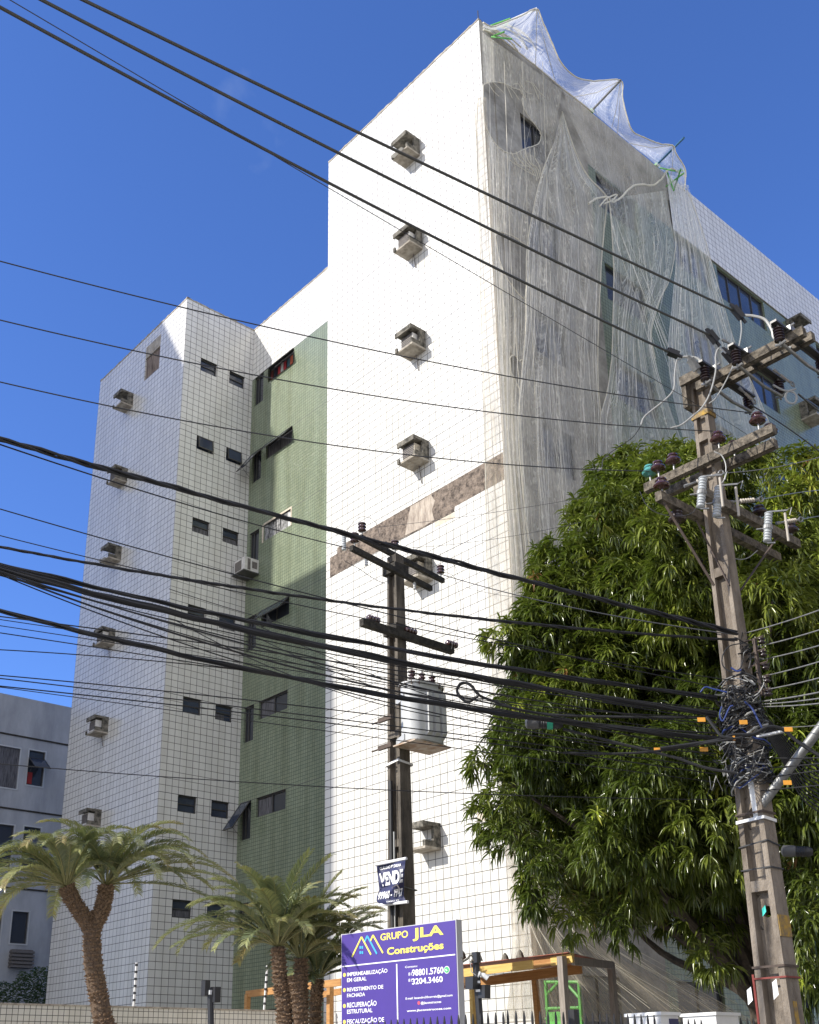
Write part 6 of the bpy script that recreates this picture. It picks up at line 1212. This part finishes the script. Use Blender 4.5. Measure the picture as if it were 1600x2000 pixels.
def btext(s, u0, v0, u1, v1, bold):
    cu = D.curves.new('text', 'FONT'); cu.body = s; cu.size = 1; cu.offset = bold; cu.resolution_u = 3; ob_ = D.objects.new('text', cu); COL.objects.link(ob_); dg = bpy.context.evaluated_depsgraph_get(); me = D.meshes.new_from_object(ob_.evaluated_get(dg)); D.objects.remove(ob_)
    v = np.array([q.co[:] for q in me.vertices]); f = [tuple(p.vertices) for p in me.polygons]; mn, mxx = v.min(0), v.max(0)
    mb = MB(); mb.add([bpt(u0 + (q[0] - mn[0]) / (mxx[0] - mn[0]) * (u1 - u0), v1 - (q[1] - mn[1]) / (mxx[1] - mn[1]) * (v1 - v0), .012) for q in v], f); build('lettering', mb, m_wht, bn)
btext('CLÁUDIO Pº.DILNA', .10, .035, .86, .125, .03); btext('VENDE', .06, .20, .95, .53, .05); btext('99960 - 1747', .04, .66, .96, .86, .03); btext('CRECI PE', .30, .93, .78, .965, .02)
mb = MB(); a, b = Py(733, 1689, YB2), Py(794, 1676.5, YB2); mb.tube([a, b], .02, 8); build('top_batten', mb, m_wht, bn); mb = MB(); a, b = Py(741, 1768, YB2), Py(797, 1761.5, YB2); mb.tube([a, b], .02, 8); build('bottom_batten', mb, m_wht, bn)
mb = MB(); vs = [bpt(.50, .60, .02), bpt(.72, .53, .05), bpt(.88, .70, .02), bpt(.70, .76, .015)]; mb.add(vs, [(0, 1, 2, 3)]); build('torn_flap', mb, mat('pale_banner_back', (.62, .58, .60), .7), bn)

# ------------------------------------------------------------------ timber shelter by the sign
YP = 11.2
pg = thing('timber_shelter', Py(1050, 1990, YP) * np.array([1, 1, 0]), 'rough timber shelter with a reddish sheet roof right of the purple sign', 'shelter', 'timber shelters')
def bm(name, pa, pb, ya_, yb_, w_, h_, m_, par, zfix=None):
    a, b = Py(*pa, ya_), Py(*pb, yb_); mb = MB(); mb.beam(a, b, w_, h_); return build(name, mb, m_, par)
bm('front_beam', (886, 1903), (1044, 1883), YP, YP, .05, .11, m_wood_l, pg); bm('front_beam', (1040, 1884), (1080, 1876), YP + .002, YP + .002, .045, .10, m_wood, pg); bm('front_beam', (1078, 1878), (1120, 1871), YP - .004, YP - .004, .05, .11, m_wood_l, pg)
bm('rear_beam', (884, 1925), (1135, 1892), YP + .9, YP + .9, .05, .13, m_wood, pg); bm('side_beam', (1119, 1877), (1196, 1885), YP, YP + 1.6, .05, .10, m_wood_g, pg); bm('cross_rafter', (900, 1925), (925, 1900), YP + .9, YP, .05, .07, m_wood, pg)
a, b, c, e = Py(884, 1893, YP), Py(1118, 1866, YP), Py(1190, 1880, YP + 1.6), Py(960, 1905, YP + 1.6); mb = MB(); z_ = max(a[2], b[2]) + .01
pts_ = [(a[0], YP - .08, a[2] + .03), (b[0], YP - .08, b[2] + .03), (c[0], YP + 1.5, b[2] + .05), (e[0], YP + 1.5, a[2] + .05)]; mb.hexa([(p[0], p[1], p[2]) for p in pts_] + [(p[0], p[1], p[2] + .008) for p in pts_]); build('roof_sheet', mb, m_roofred, pg)
def post(px_top, y_, w_, m_, par, lean=0, name='post'):
    t_ = Py(*px_top, y_); mb = MB(); mb.beam((t_[0] + lean, y_, 0), (t_[0], y_, t_[2]), w_, w_, up=(0, 1, 0)); return build(name, mb, m_, par)
post((921, 1898), YP + .03, .06, m_wood_l, pg); post((1044, 1905), YP + 1.0, .07, m_wood, pg, .10); post((1097, 1868), YP - .10, .09, m_wood_g, pg); post((1193, 1880), YP + 1.62, .08, m_wood_g, pg)
mb = MB(); mb.box(Py(898, 1960, YP + .5)[0], YP + .5, 0, Py(935, 1960, YP + .5)[0], YP + .56, 1.95); build('leaning_board', mb, mat('brown_board', (.25, .19, .13), .9, var=.3), pg)
for px in ((987, 1874), (903, 1868), (1016, 1868), (893, 1855)): 
    p = Py(px[0], px[1], YP + .6); mb = MB(); mb.lathe((p[0], p[1], p[2] - .05), [(.02, 0), (.06, .03), (.04, .10), (.01, .14)], n=10)
    build('pigeon_shaped_stone', mb, m_conc, label='small grey stone lump on the shelter roof, %s' % {987: 'middle one', 903: 'left one by the sign', 1016: 'right one', 893: 'highest one beside the sign edge'}[px[0]], cat='stone', group='stones on the shelter')
pg2 = thing('timber_shelter', Py(560, 1990, 13.2) * np.array([1, 1, 0]), 'low orange timber frame half hidden behind the cycad trunks', 'shelter', 'timber shelters')
bm('beam', (482, 1942), (668, 1918), 13.2, 13.2, .06, .13, m_wood, pg2); post((484, 1942), 13.2, .09, m_wood, pg2, -.06); post((645, 1925), 13.6, .10, m_wood, pg2); bm('rear_beam', (610, 1946), (668, 1936), 13.9, 13.9, .06, .12, m_wood, pg2)
# green scaffold frame behind the net
gs = thing('scaffold', Px(1100, 1990, -11.2) * np.array([1, 1, 0]), 'bright green scaffold frame standing behind the low netting', 'scaffold'); YG = 14.0
for q in ((1066, 1915), (1131, 1920)): a = Py(*q, YG); mb = MB(); mb.tube([(a[0], YG, 0), (a[0], YG, a[2])], .03, 8); build('upright', mb, m_gpaint, gs)
for a_, b_ in (((1066, 1918), (1131, 1918)), ((1066, 1945), (1090, 1920)), ((1131, 1948), (1106, 1920)), ((1066, 1970), (1131, 1968)), ((1066, 1990), (1131, 1990))): mb = MB(); mb.tube([Py(*a_, YG), Py(*b_, YG)], .025, 8); build('brace', mb, m_gpaint, gs)
a, b = Py(1068, 1990, YG - .02), Py(1130, 1973, YG - .02); mb = MB(); mb.box(a[0], YG - .03, a[2] - .2, b[0], YG - .02, b[2]); build('panel', mb, m_gpaint, gs)
# heap of rubble behind the fence
mb = MB(); rs2 = np.random.RandomState(9)
n1, n2 = 40, 16
for j in range(n2 + 1):
    for i in range(n1 + 1):
        u, v = i / n1, j / n2; yy = 12.8 + 9 * u; hz = 1.7 * math.sin(v * 3.14) * (.55 + .45 * math.sin(u * 6 + 1)) * (.6 + .4 * math.sin(u * 3.14)); mb.v.append((-12.6 + 3.8 * v, yy, max(0, hz + .35 * noise.noise(Vector((u * 9, v * 5, 3))))))
mb.f = [(j * (n1 + 1) + i, (j + 1) * (n1 + 1) + i, (j + 1) * (n1 + 1) + i + 1, j * (n1 + 1) + i + 1) for j in range(n2) for i in range(n1)]
build('rubble_heap', mb, mat('pale_rubble', (.46, .42, .36), .95, col2=(.16, .14, .12), vscale=3.5, bump=.8, bscale=12), smooth=True, label='pale heap of rubble and sacks under the netting behind the fence', cat='rubble', kind='stuff')

# ------------------------------------------------------------------ fences and gate piers
XC = -6.55; cy = Px(985, 1976, XC)[1]; zf = Px(985, 1976, XC)[2]
f1 = thing('metal_fence', (-11, cy, 0), 'black spiked metal fence along the bottom in front of the purple sign', 'fence', 'black fences')
x = Py(385, 1990, cy)[0]
bars = np.arange(x, XC, .088)
for q in bars:
    if Py(800, 1990, cy)[0] * 0 + q: pass
kk = [q for q in bars]
sel = kk[-100:]; rest = kk[:-100]
bmsh = MB(); bmsh.tube([(0, 0, 0), (0, 0, zf - .06), (0, 0, zf)], [.011, .011, .004], 6)
first = None
for q in sel:
    if first is None:
        b_ = MB(); b_.tube([(q, cy, .2), (q, cy, zf - .05), (q, cy, zf)], [.011, .011, .004], 6); first = build('bar', b_, m_fence, f1); fx = q
    else:
        c = first.copy(); COL.objects.link(c); c.location = (q - fx, 0, 0)
if rest:
    b_ = MB()
    for q in rest: b_.tube([(q, cy, .2), (q, cy, zf - .05), (q, cy, zf)], [.011, .011, .004], 6)
    build('bars_farther_left', b_, m_fence, f1, kind='stuff')
for z in (.3, zf - .14): mb = MB(); mb.box(x, cy - .008, z - .012, XC, cy + .008, z + .012); build('rail', mb, m_fence, f1)
f2 = thing('metal_fence', (XC, 10, 0), 'black spiked metal fence running away to the right below the mango tree', 'fence', 'black fences')
yg0, yg1 = Px(1283, 1990, XC)[1], Px(1436, 1990, XC)[1]; y3 = Px(1640, 1990, XC)[1]
zf2 = Px(1180, 1979, XC)[2]
first = None
for q in list(np.arange(cy + .04, yg0, .10))[:56] + list(np.arange(yg1 + .1, y3, .12))[:44]:
    if first is None: b_ = MB(); b_.tube([(XC, q, .2), (XC, q, zf2 - .05), (XC, q, zf2)], [.011, .011, .004], 6); first = build('bar', b_, m_fence, f2); fy = q
    else: c = first.copy(); COL.objects.link(c); c.location = (0, q - fy, 0)
for z in (.3, zf2 - .14): mb = MB(); mb.box(XC - .008, cy, z - .012, XC + .008, y3, z + .012); build('rail', mb, m_fence, f2)
mb = MB(); mb.tube([(XC, Px(1121, 1990, XC)[1], 0), (XC, Px(1121, 1990, XC)[1], zf2 + .02)], .05, 8); build('fence_post', mb, m_fence, f2)
for a_, b_, lab in ((1284, 1318, 'white rendered gate pier with a dark blue house-number plate'), (1392, 1436, 'plain white rendered gate pier left of the right pole')):
    ya_, yb_ = Px(a_, 1990, XC)[1], Px(b_, 1990, XC)[1]; t = thing('gate_pier', (XC, (ya_ + yb_) / 2, 0), lab, 'gate pier', 'white gate piers'); zt_ = Px(a_, 1983, XC)[2]; mb = MB(); mb.box(XC - .35, ya_, 0, XC + .04, yb_, zt_); build('pier', mb, m_wpaint, t)
    mb = MB(); mb.box(XC - .37, ya_ - .02, zt_, XC + .06, yb_ + .02, zt_ + .03); build('cap', mb, m_wpaint, t)
    if a_ == 1284: mb = MB(); mb.box(XC + .041, ya_ + (yb_ - ya_) * .45, zt_ - .32, XC + .055, yb_ - .02, zt_ - .03); build('number_plate', mb, mat('navy_plate', (.02, .02, .09), .4), t)
gt = thing('gate', (XC, (yg0 + yg1) / 2, 0), 'black spiked gate between the two white piers', 'gate')
for q in np.arange(Px(1322, 1990, XC)[1], Px(1390, 1990, XC)[1], .11): b_ = MB(); b_.tube([(XC - .1, q, .2), (XC - .1, q, zf2 - .08), (XC - .1, q, zf2 - .02)], [.013, .013, .004], 6); build('bar', b_, m_fence, gt)
mb = MB(); mb.box(XC - .12, Px(1322, 1990, XC)[1], zf2 - .35, XC - .08, Px(1390, 1990, XC)[1], zf2 - .2); build('rail', mb, m_fence, gt)
# sensor posts above the fence
def sensor(px_top, px_bot, d, lab, cams):
    b = Vector(Pd(*px_bot, d)); a = Vector(Pd(*px_top, d)); t = thing('sensor_post', (b.x, b.y, 0), lab, 'sensor post', 'alarm sensor posts'); mb = MB(); mb.tube([(b.x, b.y, 0), b, a], .03, 8); build('pole', mb, m_fence, t)
    return t, a, b
RV = Vector(M[:, 0])
t, a, b = sensor((411, 1930), (412, 2000), 11.0, 'black post with two black sensor boxes before the left boundary wall', 0)
for s_, dz, w_ in ((-.045, .0, .055), (.05, -.06, .065)):
    c = a + RV * s_; mb = MB(); mb.beam(c + Vector((0, 0, dz - .07)), c + Vector((0, 0, dz + .07)), w_ * 1.3, w_, up=(0, 1, 0)); build('sensor_box', mb, m_closure, t)
mb = MB(); mb.beam(a + Vector((0, 0, -.06)), a + Vector((0, 0, -.02)), .06, .05, up=(0, 1, 0)); build('white_clamp', mb, m_wpaint, t)
t, a, b = sensor((928, 1860), (938, 2000), 9.8, 'black post with sensor boxes and a small white camera right of the sign', 0)
def sp(x, y): return Vector(Pd(x, y, 9.75))
for p0, p1, w_ in (((922, 1932), (922, 1908), .09), ((946, 1950), (946, 1924), .08)): mb = MB(); mb.beam(sp(*p0), sp(*p1), w_, .07, up=(0, 1, 0)); build('sensor_box', mb, m_closure, t)
mb = MB(); mb.tube([sp(934, 1903), sp(937, 1904)], .028, 12); mb.tube([sp(936, 1902), sp(945, 1905), sp(953, 1911)], [.012, .022, .022], 10); build('camera', mb, m_wpaint, t)
for y_ in (1918, 1935): mb = MB(); mb.beam(sp(929, y_), sp(938, y_), .03, .02); build('white_clamp', mb, m_wpaint, t)
mb = MB(); mb.tube([sp(901, 1870), sp(905, 1878), sp(914, 1872), sp(918, 1866), sp(926, 1866)], .010, 6); mb.tube([sp(930, 1872), sp(938, 1866), sp(941, 1876), sp(936, 1874)], .014, 6); mb.tube([sp(920, 1880), sp(924, 1874), sp(928, 1880)], .014, 6); build('spare_bracket', mb, m_conc, t)
mb = MB(); mb.tube([sp(926, 1863), sp(919, 1880), sp(921, 1898), sp(930, 1905)], .004, 5); build('loose_wire', mb, m_wire_l, t)
mb = MB(); p = sp(930, 1862); mb.beam(p + Vector((0, 0, -.08)), p + Vector((0, 0, .01)), .06, .05, up=(0, 1, 0)); build('top_box', mb, m_closure, t)
